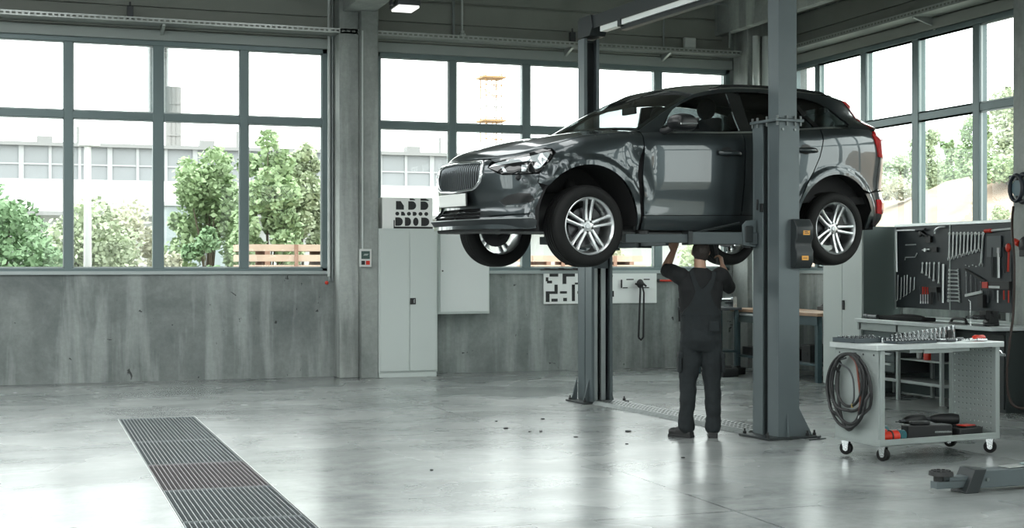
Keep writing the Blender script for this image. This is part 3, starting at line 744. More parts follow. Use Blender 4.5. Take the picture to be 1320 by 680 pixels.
# cabin: floor, dashboard, seats, steering wheel
mb=MB(); mb.box((1.35,-.84,.55),(4.2,.84,.62)); mb.box((3.3,-.78,.62),(4.3,.78,1.12)); mb.build('cabin_floor',trimcloth,car)
mb=MB(); mb.prism([(1.30,.95),(1.30,1.14),(1.55,1.17),(1.78,1.13),(1.82,1.0),(1.75,.8),(1.4,.7)],-.82,.82,M=Matrix.Rotation(R(90),4,'X')); mb.build('dashboard',trimcloth,car,bevel=.02)
mb=MB(RT((1.95,-.40,1.10),ry=R(-65))); mb.tube([(.185*math.cos(a),.185*math.sin(a),0) for a in np.linspace(0,2*math.pi,28,endpoint=False)],.014,8,closed=True); mb.cbox((0,0,-.01),(.12,.34,.03)); mb.build('steering_wheel',trimcloth,car)
def seat(x,y,h=1.22,wd=.25,head=True):
    mb=MB()
    mb.prism([(x-.25,.62),(x-.27,.82),(x+.20,.80),(x+.34,1.28),(x+.36,1.36),(x+.45,1.36),(x+.44,1.2),(x+.32,.62)],-wd,wd,M=Matrix.Translation((0,y,0))@Matrix.Rotation(R(90),4,'X'))
    o=mb.build('seat',trimcloth,car,bevel=.04,seg=3)
    if head:
        mb=MB(); mb.sphere((x+.43,y,1.46),(.06,.135,.105),16,10); mb.cyl((x+.42,y-.05,1.34),(x+.42,y-.05,1.42),.008); mb.cyl((x+.42,y+.05,1.34),(x+.42,y+.05,1.42),.008); mb.build('headrest',trimcloth,o)
seat(2.12,-.40); seat(2.12,.40); seat(3.0,-.42,wd=.30); seat(3.0,.25,wd=.38)
mb=MB(); mb.cyl((1.93,0,1.46),(1.98,0,1.56),.01); mb.box((1.90,-.11,1.41),(1.93,.11,1.475)); mb.build('rear_view_mirror',trimcloth,car,bevel=.006)

# ---- wheels
def make_wheel():
    mb=MB(); Rr=.365; rw_=.254; hw=.1175
    prof=[(rw_-.012,-hw+.02),(rw_+.006,-hw+.004),(rw_+.03,-hw-.004),(.310,-hw-.008),(.335,-hw),(.352,-hw+.012),(.361,-hw+.03),(Rr-.002,-hw+.05)]
    for g_ in (-.055,-.018,.018,.055):
        prof+=[(Rr,g_-.006),(Rr-.009,g_-.005),(Rr-.009,g_+.005),(Rr,g_+.006)]
    prof+=[(Rr-.002,hw-.05),(.361,hw-.03),(.352,hw-.012),(.335,hw),(.310,hw+.008),(rw_+.03,hw+.004),(rw_+.006,hw-.004),(rw_-.012,hw-.02)]
    T=Matrix.Rotation(R(90),4,'X')      # local z -> -y (outer face looks to -y)
    mb.lathe(prof,72,M=T); r=mb.build('wheel',rubber,car)
    mb=MB(); mb.lathe([(.256,-hw+.01),(.250,-hw+.02),(.238,-.07),(.232,.06),(.240,hw-.03),(.252,hw-.018),(.258,hw-.006),(.252,hw-.002),(.243,hw-.012),(.236,hw-.022),(.228,.055),(.230,-.07),(.244,-hw+.02)],64,M=T)
    rim=mb.build('rim',satin,r)
    # five twin spokes
    mb=MB()
    for k in range(5):
        a=math.pi/2+2*math.pi*k/5
        for s_ in (-1,1):
            inr=.050; outr=.240; w0=.017; w1=.0135
            c0=s_*.019; c1=s_*.036
            sec=[]
            for (rr,cc,ww,zf,zb) in ((inr,c0,w0,.078,.035),(.11,s_*.024,.0155,.078,.04),(.19,s_*.031,.0145,.088,.055),(outr,c1,w1+.006,.100,.065)):
                sec.append([(rr,cc-ww,zb),(rr,cc-ww*.85,zf),(rr,cc,zf+.004),(rr,cc+ww*.85,zf),(rr,cc+ww,zb)])
            vs=[]
            for q_ in sec:
                for (x,y,z) in q_: vs.append((x*math.cos(a)-y*math.sin(a),x*math.sin(a)+y*math.cos(a),z))
            fs=[(i*5+j,i*5+(j+1)%5,(i+1)*5+(j+1)%5,(i+1)*5+j) for i in range(3) for j in range(5)]+[tuple(range(5)),tuple(range(15,20))]
            mb.add(vs,fs,False,M=T)
    mb.lathe([(0.0,.074),(.055,.074),(.068,.068),(.075,.03)],32,M=T)
    mb.build('spokes',satin,r,bevel=.003)
    mb=MB(); 
    for k in range(5):
        a=math.pi/2+math.pi/5+2*math.pi*k/5; c=Vector((.053*math.cos(a),.053*math.sin(a),0))
        mb.cyl(T@(c+Vector((0,0,.06))),T@(c+Vector((0,0,.0765))),.0125,seg=12)
    mb.build('lug_holes',blackp,r)
    mb=MB(); mb.lathe([(0,.081),(.022,.081),(.027,.077),(.028,.07)],24,M=T); mb.build('centre_cap',mat('cap_grey',(.35,.37,.38),.3,.8),r)
    mb=MB(); mb.lathe([(.0,.012),(.165,.012),(.165,-.012),(.0,-.012)],48,M=T); mb.build('brake_disc',mat('disc_steel',(.08,.08,.085),.4,.9),r)
    mb=MB(); mb.prism(arc(0,0,.185,20,80,8)+arc(0,0,.10,80,20,6),-.04,.04,M=T); mb.build('brake_caliper',blackp,r,bevel=.006)
    mb=MB(); mb.cyl((0,0,0),(0,.30,0),.045); mb.build('hub_carrier',blackp,r)
    return r
wheel=make_wheel()
spots=[(.87,-.81,.286,0,0),(3.74,-.815,.300,0,0),(.87,.81,.286,math.pi,0),(3.74,.815,.300,math.pi,0)]
for i,(x,y,z,rz,_) in enumerate(spots):
    o=wheel if i==0 else copy_tree(wheel,car)
    o.location=(x,y,z); o.rotation_euler=(0,R((3,21,40,11)[i]),0) if rz==0 else Matrix.Rotation(math.pi,4,'Z').to_euler()
# suspension arms and exhaust seen from below
for ax in (.87,3.74):
    for s_ in (1,-1):
        mb=MB(); mb.tube([(ax+.05,s_*.40,.33),(ax,s_*.60,.24),(ax,s_*.72,.22)],.025,8)
        mb.cyl((ax+.02,s_*.62,.30),(ax+.04,s_*.52,.72),.035)
        mb.cyl((ax+.02,s_*.60,.42),(ax+.04,s_*.53,.68),.06,seg=16)
        mb.build('suspension_strut',inner,car)
mb=MB(); mb.tube(smooth_path([(1.3,.1,.22),(2.2,.12,.20),(3.2,.15,.22),(3.7,.3,.36),(4.3,.45,.30)]),.032,8); mb.cyl((4.0,-.30,.30),(4.0,.35,.30),.10,seg=16); mb.build('exhaust',mat('exhaust_steel',(.2,.19,.18),.45,.8),car)
# ---------------------------------------------------------------- two-post lift
liftm=mat('lift_grey',(.105,.130,.137),.42,.25,noise=.06,nscale=3)
liftd=mat('lift_dark',(.024,.030,.032),.45,.2)
liftl=mat('lift_rail_steel',(.30,.33,.33),.35,.6)
blk=mat('black_plastic',(.012,.013,.014),.5)
boltm=mat('bolt_steel',(.20,.22,.22),.35,.9)
lift=empty('two_post_lift',(6.59,11.39,0),R(5.25),'grey two-post car lift holding up the dark car','car lift')
D=3.605
def post(ys, base_z=0, hi=4.22, y0=0):
    F=lambda x,y,z:(x,y0+ys*y,z)
    def b(m,x0,x1,ya,yb,z0,z1): m.box((x0,min(y0+ys*ya,y0+ys*yb),z0),(x1,max(y0+ys*ya,y0+ys*yb),z1))
    m=MB()
    b(m,-.115,.115,-.19,-.175,.02,2.9); b(m,-.115,-.10,-.19,-.02,.02,2.9); b(m,.10,.115,-.19,-.02,.02,2.9)
    b(m,-.115,-.07,-.035,-.02,.02,2.9); b(m,.07,.115,-.035,-.02,.02,2.9)
    # upper, slimmer length
    b(m,-.115,.085,-.19,-.175,2.93,hi); b(m,-.115,-.10,-.19,-.03,2.93,hi); b(m,.07,.085,-.19,-.03,2.93,hi); b(m,-.115,-.075,-.045,-.03,2.93,hi); b(m,.045,.085,-.045,-.03,2.93,hi)
    p=m.build('post',liftm,lift,bevel=.004)
    m=MB(); b(m,-.10,.10,-.17,-.15,.03,hi-.03); m.build('post_inner_shade',liftd,p)  # dark sheet standing in for the shade inside the channel
    m=MB()
    b(m,-.135,-.120,.03,.19,.02,2.9); b(m,.120,.135,.03,.19,.02,2.9); b(m,-.135,-.10,.175,.19,.02,2.9); b(m,.105,.135,.175,.19,.02,2.9)
    s=m.build('post_sleeve',liftm,p,bevel=.003)
    m=MB(); b(m,-.118,.118,.02,.05,.03,2.88); m.build('sleeve_inner_shade',liftd,p)  # dark sheet painting the gaps behind the rails as shaded
    m=MB(); b(m,-.082,-.035,.10,.15,.03,2.88); b(m,.012,.075,.09,.14,.03,2.88); m.build('guide_rail',liftl,p,bevel=.004)
    m=MB(); b(m,-.16,.15,-.215,.205,2.9,2.925); 
    pl=m.build('collar_plate',liftm,p,bevel=.003)
    m=MB()
    for x,y in ((-.135,-.20),(-.03,-.20),(.06,-.20),(.12,-.20),(-.145,-.05),(-.145,.10),(-.145,.18)): m.cyl(F(x,y,2.865),F(x,y,2.955),.011,seg=6)
    for x in (-.07,.065): m.cyl(F(x,-.19,2.83),F(x,-.20,2.83),.013,seg=6)
    m.build('collar_bolts',boltm,p)
    # base plate with gussets and anchors
    m=MB(); b(m,-.26,.33,-.23,.24,0,.022); bp_=m.build('base_plate',liftd,p,bevel=.004)
    m=MB(); 
    for x,sx in (((.115,1),) if ys>0 else ((.115,.5),(-.135,-.5))):
        for y in (-.18,.12): m.prism([(x,.022),(x+sx*.15,.022),(x+sx*.11,.09),(x,.28)],-.008,.008,M=Matrix.Translation((0,y0+ys*y,0))@Matrix.Rotation(R(90),4,'X'))
    m.prism([(-.19,.022),(-.225,.022),(-.19,.24)],-.006,.006,M=Matrix.Translation((-.02,y0,0))@Matrix.Rotation(R(90 if ys>0 else -90),4,'Z')@Matrix.Rotation(R(90),4,'X'))
    m.build('gussets',liftm,p,bevel=.002)
    for x,y in ((-.225,-.18),(-.225,.19),(.29,-.18),(.29,.19),(.20,-.2)): m=MB(); m.cyl(F(x,y,.02),F(x,y,.045),.018,seg=6); m.cyl(F(x,y,.045),F(x,y,.07),.009,seg=8); m.build('anchor_bolt',blk,p)
    return p
p1=post(1); p2=post(-1,y0=D,hi=4.22)
# overhead beam
m=MB(); m.box((-.095,-.22,4.445),(.075,D+.20,4.46)); m.box((-.095,-.22,4.31),(-.082,D+.10,4.46)); m.box((.062,-.22,4.31),(.075,D+.10,4.46))
ob=m.build('overhead_beam',liftd,lift,bevel=.003)
m=MB(); m.prism([(D-.10,4.23),(D+.19,4.23),(D+.20,4.26),(D+.20,4.44),(D+.16,4.47),(D-.12,4.47),(D-.16,4.32)],-.115,.09,M=Matrix.Rotation(R(90),4,'Z')@Matrix.Rotation(R(90),4,'X')); m.build('beam_bracket',liftd,ob,bevel=.006)
m=MB(); m.box((-.085,-.1,4.25),(.0,D-.30,4.31)); m.build('beam_white_strip',mat('white_strip',(.72,.76,.75),.4),ob)  # plain white bar along the underside of the beam
m=MB(); m.box((-.10,D-.80,4.235),(.03,D-.73,4.32)); m.box((-.06,-.1,4.20),(.02,D-.73,4.249)); m.build('cut_off_bar',liftd,ob,bevel=.003)
# floor cover between the posts
m=MB()
m.prism([(-.17,0.001),(-.13,.04),(.15,.04),(.19,0.001)],.24,D-.26,M=Matrix.Translation((0,0,0))@Matrix.Rotation(R(90),4,'X')@Matrix.Scale(-1,4,(0,0,1)))
fc=m.build('floor_cover',mat('tread_plate',(.22,.24,.24),.4,.6,noise=.2,nscale=20),lift)
m=MB()
n=44
for i in range(n):
    y=.32+(D-.66)*i/(n-1)
    for j,x in enumerate((-.10,-.05,0,.05,.10)):
        m.cbox((x,y+(.017 if j%2 else 0),.0415),(.026,.013,.004),)
o=m.build('tread_studs',liftd,fc); o['kind']='stuff'
# carriages and swing arms
def world_to_lift(p):
    return lift_inv @ Vector(p)
lift_inv=(Matrix.Translation(lift.location)@Matrix.Rotation(R(5.25),4,'Z')).inverted()
car_M=Matrix.Translation(car.location)@Matrix.Rotation(R(10.1),4,'Z')
def pad_at(x,y): return world_to_lift(car_M@Vector((x,y,.255)))
def swing_arm(root, pad, thick=.105, name='swing_arm', rod=True, extra=.18):
    root=Vector(root); pad=Vector(pad); z=1.845
    d=(pad-root); d.z=0; L=d.length; a=math.atan2(d.y,d.x)
    M=Matrix.Translation((root.x,root.y,z))@Matrix.Rotation(a,4,'Z')
    m=MB(M); m.box((-.06,-.075,-.065),(L*.58,.075,.05))
    ar=m.build(name,mat('arm_grey',(.06,.075,.08),.42,.25),lift,bevel=.006)
    m=MB(M); m.box((L*.5,-.055,-.05),(L+extra,.055,.028)); m.build('arm_extension',mat('arm_grey',(.06,.075,.08),.42,.25),ar,bevel=.004); m=MB(M); m.box((L*.56,-.082,-.07),(L*.60,.082,.056)); m.box((.05,-.079,-.02),(L*.52,-.075,.0)); m.build('arm_collar',liftd,ar,bevel=.003)
    m=MB(M); m.cyl((0,0,-.09),(0,0,.10),.05,seg=20); m.build('pivot_pin',liftd,ar)
    h=pad.z+1.65-1.65
    m=MB(Matrix.Translation((pad.x,pad.y,0))); m.cyl((0,0,z+.02),(0,0,1.885),.028); m.cyl((0,0,1.870),(0,0,pad_z-.001),.062,.058,seg=24); m.build('lifting_pad',blk,ar)
    if rod:
        m=MB(M); m.tube([(.05,-.085,.14),(L*.30,-.085,.085),(L*.55,-.08,.03)],.011,8); m.tube([(.05,-.085,.00),(L*.5,-.082,-.01)],.006,6); m.build('restraint_rod',liftd,ar)
    return ar
pad_z=1.65+.255
def carriage(ys,y0):
    def b(m,x0,x1,ya,yb,z0,z1): m.box((x0,min(y0+ys*ya,y0+ys*yb),z0),(x1,max(y0+ys*ya,y0+ys*yb),z1))
    m=MB(); b(m,-.092,.096,.055,.16,1.55,2.15); b(m,-.16,.16,.195,.33,1.93,1.955); b(m,-.16,.16,.195,.33,1.755,1.78); b(m,-.16,.16,.195,.215,1.755,1.955)
    m.prism([(-.16,1.755),(-.30,1.775),(-.31,1.96),(-.27,2.0),(-.16,2.01)],y0+ys*.10,y0+ys*.115,M=Matrix.Rotation(R(90),4,'X')@Matrix.Scale(-1,4,(0,0,1)))
    c=m.build('carriage',liftm,lift,bevel=.004)
    m=MB(); b(m,-.285,-.20,.085,.10,1.80,1.95); m.build('arm_lock',liftd,c,bevel=.01)
    return c
carriage(1,0); carriage(-1,D)
a1=swing_arm((-.20,.17,0),pad_at(1.50,-.82)); swing_arm((.13,.24,0),pad_at(2.95,-.80),rod=False,extra=.06)
swing_arm((-.12,D-.26,0),pad_at(1.50,.82),rod=False); swing_arm((.12,D-.26,0),pad_at(2.95,.80),rod=False,extra=.06)
# lock box on the near post
m=MB(RT((0.07,-.19,0)))
pr=[(-.075,0),(-.075,-.055),(-.05,-.10),(.10,-.10),(.125,-.05),(.125,0)]
m.prism([(y,z) for y,z in ((0,1.56),(-.06,1.56),(-.10,1.62),(-.10,1.72),(-.075,1.76),(-.075,1.80),(-.10,1.84),(-.10,1.94),(-.05,2.01),(0,2.01))],-.055,.13,M=Matrix.Rotation(R(90),4,'Z')@Matrix.Rotation(R(90),4,'X'))
cb=m.build('control_box',liftd,lift,bevel=.008)
m=MB(RT((.07,-.19,0)))
m.box((.015,-.106,1.865),(.085,-.101,1.905)); m.build('warning_label',mat('amber_label',(.75,.36,.05),.4),cb)
m=MB(RT((.07,-.19,0))); m.box((.0,-.106,1.635),(.07,-.101,1.675)); m.build('warning_label',mat('amber_label',(.75,.36,.05),.4),cb)
m=MB(RT((.07,-.19,0))); m.box((.025,-.108,1.875),(.075,-.1065,1.881)); m.box((.025,-.108,1.890),(.060,-.1065,1.896)); m.box((.01,-.108,1.652),(.055,-.1065,1.658)); m.build('label_print',blk,cb)
m=MB(); m.tube([(.15,-.12,1.56),(.155,-.12,.6),(.155,-.12,.03)],.008,6) if False else m.tube([(-.145,.10,2.20),(-.15,.10,2.10)],.01,6)
m.box((-.150,.02,2.08),(-.134,.06,2.16)); m.build('limit_switch',blk,lift,bevel=.003)

# arm of the neighbouring lift, lying low over the floor
la=empty('lift_arm',(6.25,8.13,0),R(0),'low grey swing arm with black rubber pad lying near the floor, right foreground','lift arm')
m=MB(); m.box((.02,0,.03),(1.9,.15,.15)); m.build('arm_beam',liftm,la,bevel=.006)
m=MB(); m.prism([(-.06,.0),(.05,.0),(.12,.165),(.02,.165)],-.012,.162,M=Matrix.Rotation(R(90),4,'X')@Matrix.Scale(-1,4,(0,0,1))); m.build('arm_collar',liftd,la,bevel=.005)
m=MB(); m.box((-.26,.035,.035),(.05,.115,.085)); m.box((-.16,.03,.085),(.05,.12,.115)); m.build('arm_extension',liftm,la,bevel=.004)
m=MB(); m.cyl((-.22,.075,.085),(-.22,.075,.125),.035); m.cyl((-.20,.075,.125),(-.20,.075,.155),.085,.080,seg=32)
for k in range(10): m.cyl((-.20+.055*math.cos(k*.628),.075+.055*math.sin(k*.628),.155),(-.20+.055*math.cos(k*.628),.075+.055*math.sin(k*.628),.163),.012,seg=8)
m.build('rubber_pad',blk,la)
m=MB(); m.cyl((.13,-.001,.09),(.13,-.012,.09),.014,seg=6); m.build('arm_bolt',boltm,la)
m=MB(RT((.34,.03,.153),rz=R(8))); m.box((0,0,0),(.20,.10,.008)); pz=m.build('steel_plate',galv,None,bevel=.002); pz.parent=None
pz.location=(6.25,8.13,0); tag(pz,'thin bright steel plate lying on the grey lift arm','plate','plates on the lift arm')
m=MB(RT((.50,.02,.165),rz=R(-6),ry=R(-7))); m.box((0,0,0),(.30,.11,.008)); pz=m.build('steel_plate',mat('teal_plate',(.22,.32,.33),.3,.4),None,bevel=.002)
pz.location=(6.25,8.13,0); tag(pz,'tilted bluish steel plate on the lift arm, at the edge of the photo','plate','plates on the lift arm')
# ---------------------------------------------------------------- the mechanic
skin=mat('skin',(.40,.24,.17),.5,noise=.08,nscale=12)
skin.node_tree.nodes['Principled BSDF'].inputs['Subsurface Weight'].default_value=.08
hairm=mat('dark_hair',(.022,.016,.013),.7,bump=.6,bscale=150)
shirtm=mat('black_shirt',(.006,.007,.008),.9)
overm=mat('overalls_cloth',(.009,.013,.015),.88,noise=.3,nscale=7)
bootm=mat('boot_leather',(.012,.013,.013),.5)
mx_,my_,_=depth(903,340,12.90)
man=empty('person',(mx_,my_,0),R(-19.3),'person in black t-shirt and dark bib overalls seen from behind, reaching up under the car','person')
def finish(o, vox, sm=6, disp=0, dscale=.12, it=True):
    r=o.modifiers.new('remesh','REMESH'); r.mode='VOXEL'; r.voxel_size=vox; r.use_smooth_shade=True
    s=o.modifiers.new('smooth','SMOOTH'); s.factor=.5; s.iterations=sm
    if disp:
        t=bpy.data.textures.new('folds','CLOUDS'); t.noise_scale=dscale; t.noise_depth=3
        d=o.modifiers.new('folds','DISPLACE'); d.texture=t; d.strength=disp; d.mid_level=.5; d.texture_coords='LOCAL'
    dg=bpy.context.evaluated_depsgraph_get(); me=bpy.data.meshes.new_from_object(o.evaluated_get(dg)); o.modifiers.clear()
    old=o.data; o.data=me; 
    for p in me.polygons: p.use_smooth=True
    return o
def limb(m, pts, rad, seg=14, k=5):
    P=smooth_path(pts,k); n=len(pts); rr=[]
    for i in range(n-1):
        for j in range(k): rr.append(rad[i]+(rad[i+1]-rad[i])*j/k)
    rr.append(rad[-1]); m.tube(P,0,seg,rad=rr); m.sphere(pts[0],rad[0],14,8); m.sphere(pts[-1],rad[-1],14,8)
def trunk(m, rings, seg=28):
    vs=[]; 
    P=[]
    for i in range(len(rings)-1):
        for j in range(4):
            t=j/4; P.append([rings[i][q]+(rings[i+1][q]-rings[i][q])*t for q in range(5)])
    P.append(list(rings[-1]))
    for z,cx,cy,rx,ry in P:
        for k in range(seg):
            a=2*math.pi*k/seg; c,s_=math.cos(a),math.sin(a)
            vs.append((cx+rx*math.copysign(abs(c)**.85,c),cy+ry*math.copysign(abs(s_)**.85,s_),z))
    n=len(P); fs=[(i*seg+k,i*seg+(k+1)%seg,(i+1)*seg+(k+1)%seg,(i+1)*seg+k) for i in range(n-1) for k in range(seg)]
    m.add(vs,fs+[tuple(reversed(range(seg))),tuple(range((n-1)*seg,n*seg))],True)
# joints (x right, y away from the camera, z up)
LS=(-.185,.01,1.50); LE=(-.305,.20,1.545); LW=(-.215,.335,1.715); LH=(-.185,.36,1.785)
RS=(.185,.01,1.50); RE=(.305,.19,1.365); RW_=(.245,.27,1.575); RH=(.232,.275,1.645)
m=MB()
trunk(m,[(.90,0,.0,.14,.10),(1.05,0,.0,.135,.095),(1.2,0,0,.145,.10),(1.38,0,0,.165,.105),(1.48,0,.005,.16,.085),(1.53,0,.015,.09,.06)])
limb(m,[(0,.02,1.50),(0,.035,1.58),(0,.055,1.64)],[.065,.056,.055])
# head, tilted back a little as he looks up
Hc=Vector((.012,.075,1.715)); HT=Matrix.Translation(Hc)@Matrix.Rotation(R(22),4,'X')
m.sphere((0,0,0),(.073,.092,.105),20,14,M=HT); m.sphere((0,-.012,.025),(.077,.088,.085),20,12,M=HT)
m.sphere((0,.055,-.065),(.048,.040,.042),14,10,M=HT)     # jaw and chin
m.sphere((0,.098,-.012),(.012,.018,.022),10,8,M=HT); m.sphere((0,.084,-.045),(.024,.014,.008),10,8,M=HT); m.sphere((0,.083,-.057),(.020,.013,.008),10,8,M=HT)
m.sphere((0,.080,.028),(.05,.016,.012),12,8,M=HT)
for s_ in (-1,1):
    m.sphere((s_*.077,-.002,-.005),(.012,.020,.033),10,8,M=HT); m.sphere((s_*.045,.06,-.025),(.022,.022,.020),10,8,M=HT)
for S_,E_,W_ in ((LS,LE,LW),(RS,RE,RW_)):
    limb(m,[S_,tuple((Vector(S_)+Vector(E_))/2),E_],[.058,.050,.042]); limb(m,[E_,tuple(Vector(E_).lerp(Vector(W_),.3)),W_],[.043,.045,.029])
def hand(m,W_,d,up,curl,flip=1,r=.0095):
    """palm from the wrist along d; fingers curl towards 'up'"""
    W_=Vector(W_); d=Vector(d).normalized(); up=Vector(up); up=(up-d*up.dot(d)).normalized(); side=d.cross(up)*flip
    n=8
    for i,t in enumerate((-.030,-.010,.010,.030)):
        b=W_+d*.015+side*t*.7; k=W_+d*.088+side*t
        m.tube([b,k],0,8,rad=[.015,.0125]); m.sphere(tuple(k),.0115,8,6)
        L=(.070,.080,.074,.058)[i]; p=k; a=0; pts=[p]; 
        for j,f in enumerate((.44,.32,.24)):
            a+=curl[j]; dd=d*math.cos(a)+up*math.sin(a)+side*(t*.6); dd.normalize(); p=p+dd*L*f; pts.append(p)
        m.tube(pts,0,8,rad=[r+.001,r,r-.001,r-.002]); m.sphere(tuple(pts[-1]),r-.002,8,6); m.sphere(tuple(pts[1]),r+.0005,8,6)
    p0=W_+d*.022-side*.022; p1=p0+d*.028-side*.026+up*.012; p2=p1+d*.030-side*.008+up*.018; p3=p2+d*.020+up*.016
    m.tube([p0,p1,p2,p3],0,8,rad=[.016,.0125,.011,.009]); m.sphere(tuple(p3),.009,8,6)
hand(m,LW,(.22,.12,.97),(.3,.9,0),(.25,.5,.4),flip=-1)
hand(m,RW_,(-.15,.12,.98),(-.8,.35,0),(.75,.95,.7),flip=1)
# legs
hipL,hipR=(-.085,0,.92),(.085,0,.92)
legL=[(-.090,.0,.90),(-.118,-.01,.50),(-.135,-.02,.10)]; legR=[(.095,0,.90),(.108,-.01,.50),(.112,-.02,.10)]
for lg_ in (legL,legR): limb(m,lg_,[.085,.058,.040])
for lg_,tx in ((legL,-.10),(legR,.02)): limb(m,[(lg_[2][0],lg_[2][1],.07),(lg_[2][0]+tx*.5,.05,.05),(lg_[2][0]+tx,.10,.045)],[.042,.038,.03])
body=finish(m.build('body',skin,man),.007,4)
# hair
m=MB(); m.sphere((0,-.014,.020),(.083,.094,.096),24,16,M=HT); m.sphere((0,-.050,-.030),(.066,.052,.052),18,12,M=HT)
hz=finish(m.build('hair',hairm,man),.008,3,.006,.02)
hz.data=hz.data
bm=bmesh.new(); bm.from_mesh(hz.data)
iv=HT.inverted()
geom=[v for v in bm.verts if (iv@v.co).y>.052 and (iv@v.co).z<.07]
bmesh.ops.delete(bm,geom=geom,context='VERTS'); bm.to_mesh(hz.data); bm.free()
# t-shirt
m=MB()
trunk(m,[(1.0,0,.0,.175,.125),(1.10,0,.0,.178,.128),(1.22,0,.0,.192,.130),(1.36,0,.0,.208,.132),(1.44,0,.0,.202,.118),(1.50,0,.01,.165,.092),(1.545,0,.018,.085,.070),(1.565,0,.022,.066,.062)])
for S_,E_ in ((LS,LE),(RS,RE)):
    a=Vector(S_); b=Vector(E_); limb(m,[tuple(a+Vector((0,0,-.01))),tuple(a.lerp(b,.5)),tuple(a.lerp(b,.84))],[.085,.074,.068])
finish(m.build('t_shirt',shirtm,man),.010,5,.022,.13)
# overalls: legs, seat, bib back and straps
m=MB()
trunk(m,[(.80,.0,.0,.175,.115),(.90,0,-.01,.192,.142),(1.0,0,-.005,.192,.140),(1.10,0,.0,.188,.138),(1.155,0,.0,.186,.136)])
for sx,lg_ in ((-1,legL),(1,legR)):
    limb(m,[(lg_[0][0],lg_[0][1]-.005,.88),(lg_[0][0]-.002*sx+sx*.008,.0,.70),(lg_[1][0],-.008,.50),(lg_[1][0]+sx*.004,-.02,.34),(lg_[2][0],-.02,.20),(lg_[2][0],-.02,.095)],[.108,.099,.080,.078,.068,.066])
    limb(m,[(lg_[2][0],-.02,.16),(lg_[2][0],-.02,.10)],[.076,.078])
ov=finish(m.build('overalls',overm,man),.010,4,.030,.11)
def backline(z): return -(float(np.interp(z,[1.0,1.1,1.22,1.36,1.44,1.50,1.545],[.128,.131,.133,.135,.122,.096,.062])))
# bib back: a tapering panel between the shoulder blades
def panel(pts_outline, off, th, mm, name):
    vs,fs,_=patch(pts_outline,lambda a,b,o:(a,backline(b)*math.sqrt(max(1-(a/.215)**2,.0))**.9-off-o if True else 0,b),.018,rim=th)
    me=bpy.data.meshes.new(name); me.from_pydata(vs,[],fs)
    for p in me.polygons: p.use_smooth=True
    return link(name,me,mm,ov)
panel([(-.186,1.13),(-.165,1.17),(-.12,1.22),(-.085,1.28),(-.062,1.345),(-.085,1.42),(-.105,1.50),(-.112,1.535),(-.078,1.545),(-.062,1.47),(-.03,1.395),(.0,1.372),(.03,1.395),(.085,1.47),(.098,1.535),(.135,1.53),(.128,1.49),(.105,1.41),(.072,1.345),(.09,1.28),(.12,1.22),(.165,1.17),(.186,1.13)],.012,.03,overm,'bib_straps')
for sx,lg_ in ((-1,legL),(1,legR)):
    m=MB(); T_=RT((lg_[0][0]+sx*.105,0,.70),rz=0)
    m.box((-.018,-.075,-.10),(.018,.075,.08),M=T_@Matrix.Rotation(R(sx*-3),4,'Y')); m.box((-.022,-.08,.03),(.022,.08,.085),M=T_@Matrix.Rotation(R(sx*-3),4,'Y'))
    m.build('cargo_pocket',overm,ov,bevel=.012,seg=3)
m=MB(); m.box((.06,-.166,.985),(.15,-.150,1.075)); m.build('back_pocket',overm,ov,bevel=.004)
# boots
for lg_,tx,rz_ in ((legL,-.10,R(52)),(legR,.02,R(-6))):
    M=RT((lg_[2][0],lg_[2][1],0),rz=rz_)
    m=MB(M)
    m.sphere((0,-.01,.075),(.050,.058,.055),16,10); m.cyl((0,-.01,.06),(0,-.015,.15),.050,.052)
    m.sphere((0,.05,.055),(.046,.09,.045),16,10); m.sphere((0,.125,.047),(.047,.065,.038),16,10); m.box((-.043,-.062,.012),(.043,.165,.05))
    b_=finish(m.build('boot',bootm,man),.007,4)
    m=MB(M); m.prism([(-.040,-.068),(.040,-.068),(.045,.0),(.050,.11),(.040,.175),(.0,.195),(-.040,.175),(-.050,.11),(-.045,0)],0.0,.024); m.build('boot_sole',blk,b_,bevel=.004)
# torch in the right hand
hx=man.matrix_world
m=MB(); m.tube([(0,0,-.05),(0,0,.02),(0,0,.09),(0,0,.13)],0,14,rad=[.017,.017,.018,.027]); m.cyl((0,0,.13),(0,0,.155),.028)
tq=m.build('hand_lamp',blk,None); 
v=Matrix.Translation(man.location)@Matrix.Rotation(R(-19.3),4,'Z')@Vector((RW_[0]-.045,RW_[1]+.012,RW_[2]+.075))
tq.location=v; tq.rotation_euler=(R(-6),R(-4),0); tag(tq,'black hand lamp held up in the right fist of the person','lamp')
# ---------------------------------------------------------------- tool trolley
trm=mat('trolley_grey',(.34,.38,.37),.42,.35,noise=.06,nscale=4)
trt=mat('trolley_top_steel',(.62,.66,.66),.32,.6,noise=.10,nscale=6)
redp=mat('red_handle',(.55,.03,.012),.35)
tealp=mat('teal_handle',(.03,.13,.15),.35)
steel=mat('tool_chrome',(.62,.64,.65),.20,1.0)
darksteel=mat('tool_dark_steel',(.06,.065,.07),.4,.7)
TX,TY,TR=6.457,9.574,R(6.1)
tM=Matrix.Translation((TX,TY,0))@Matrix.Rotation(TR,4,'Z')
tro=empty('tool_trolley',(TX,TY,0),TR,'grey steel workshop trolley with perforated end panel, standing on castors','trolley')
m=MB(); m.box((-.02,-.02,.905),(1.33,.585,.95)); tt=m.build('top',trt,tro,bevel=.004)
m=MB(); m.box((.02,.015,.155),(.036,.555,.905)); m.box((.02,.015,.155),(.05,.03,.905))
m.build('side_panel',trm,tro,bevel=.002)
def leg(x,y): 
    m=MB(); m.box((x-.022,y-.022,.15),(x+.022,y+.022,.905)); return m.build('leg',trm,tro,bevel=.003)
for x,y in ((.06,.03),(1.285,.03),(.06,.54),(1.285,.54)): leg(x,y)
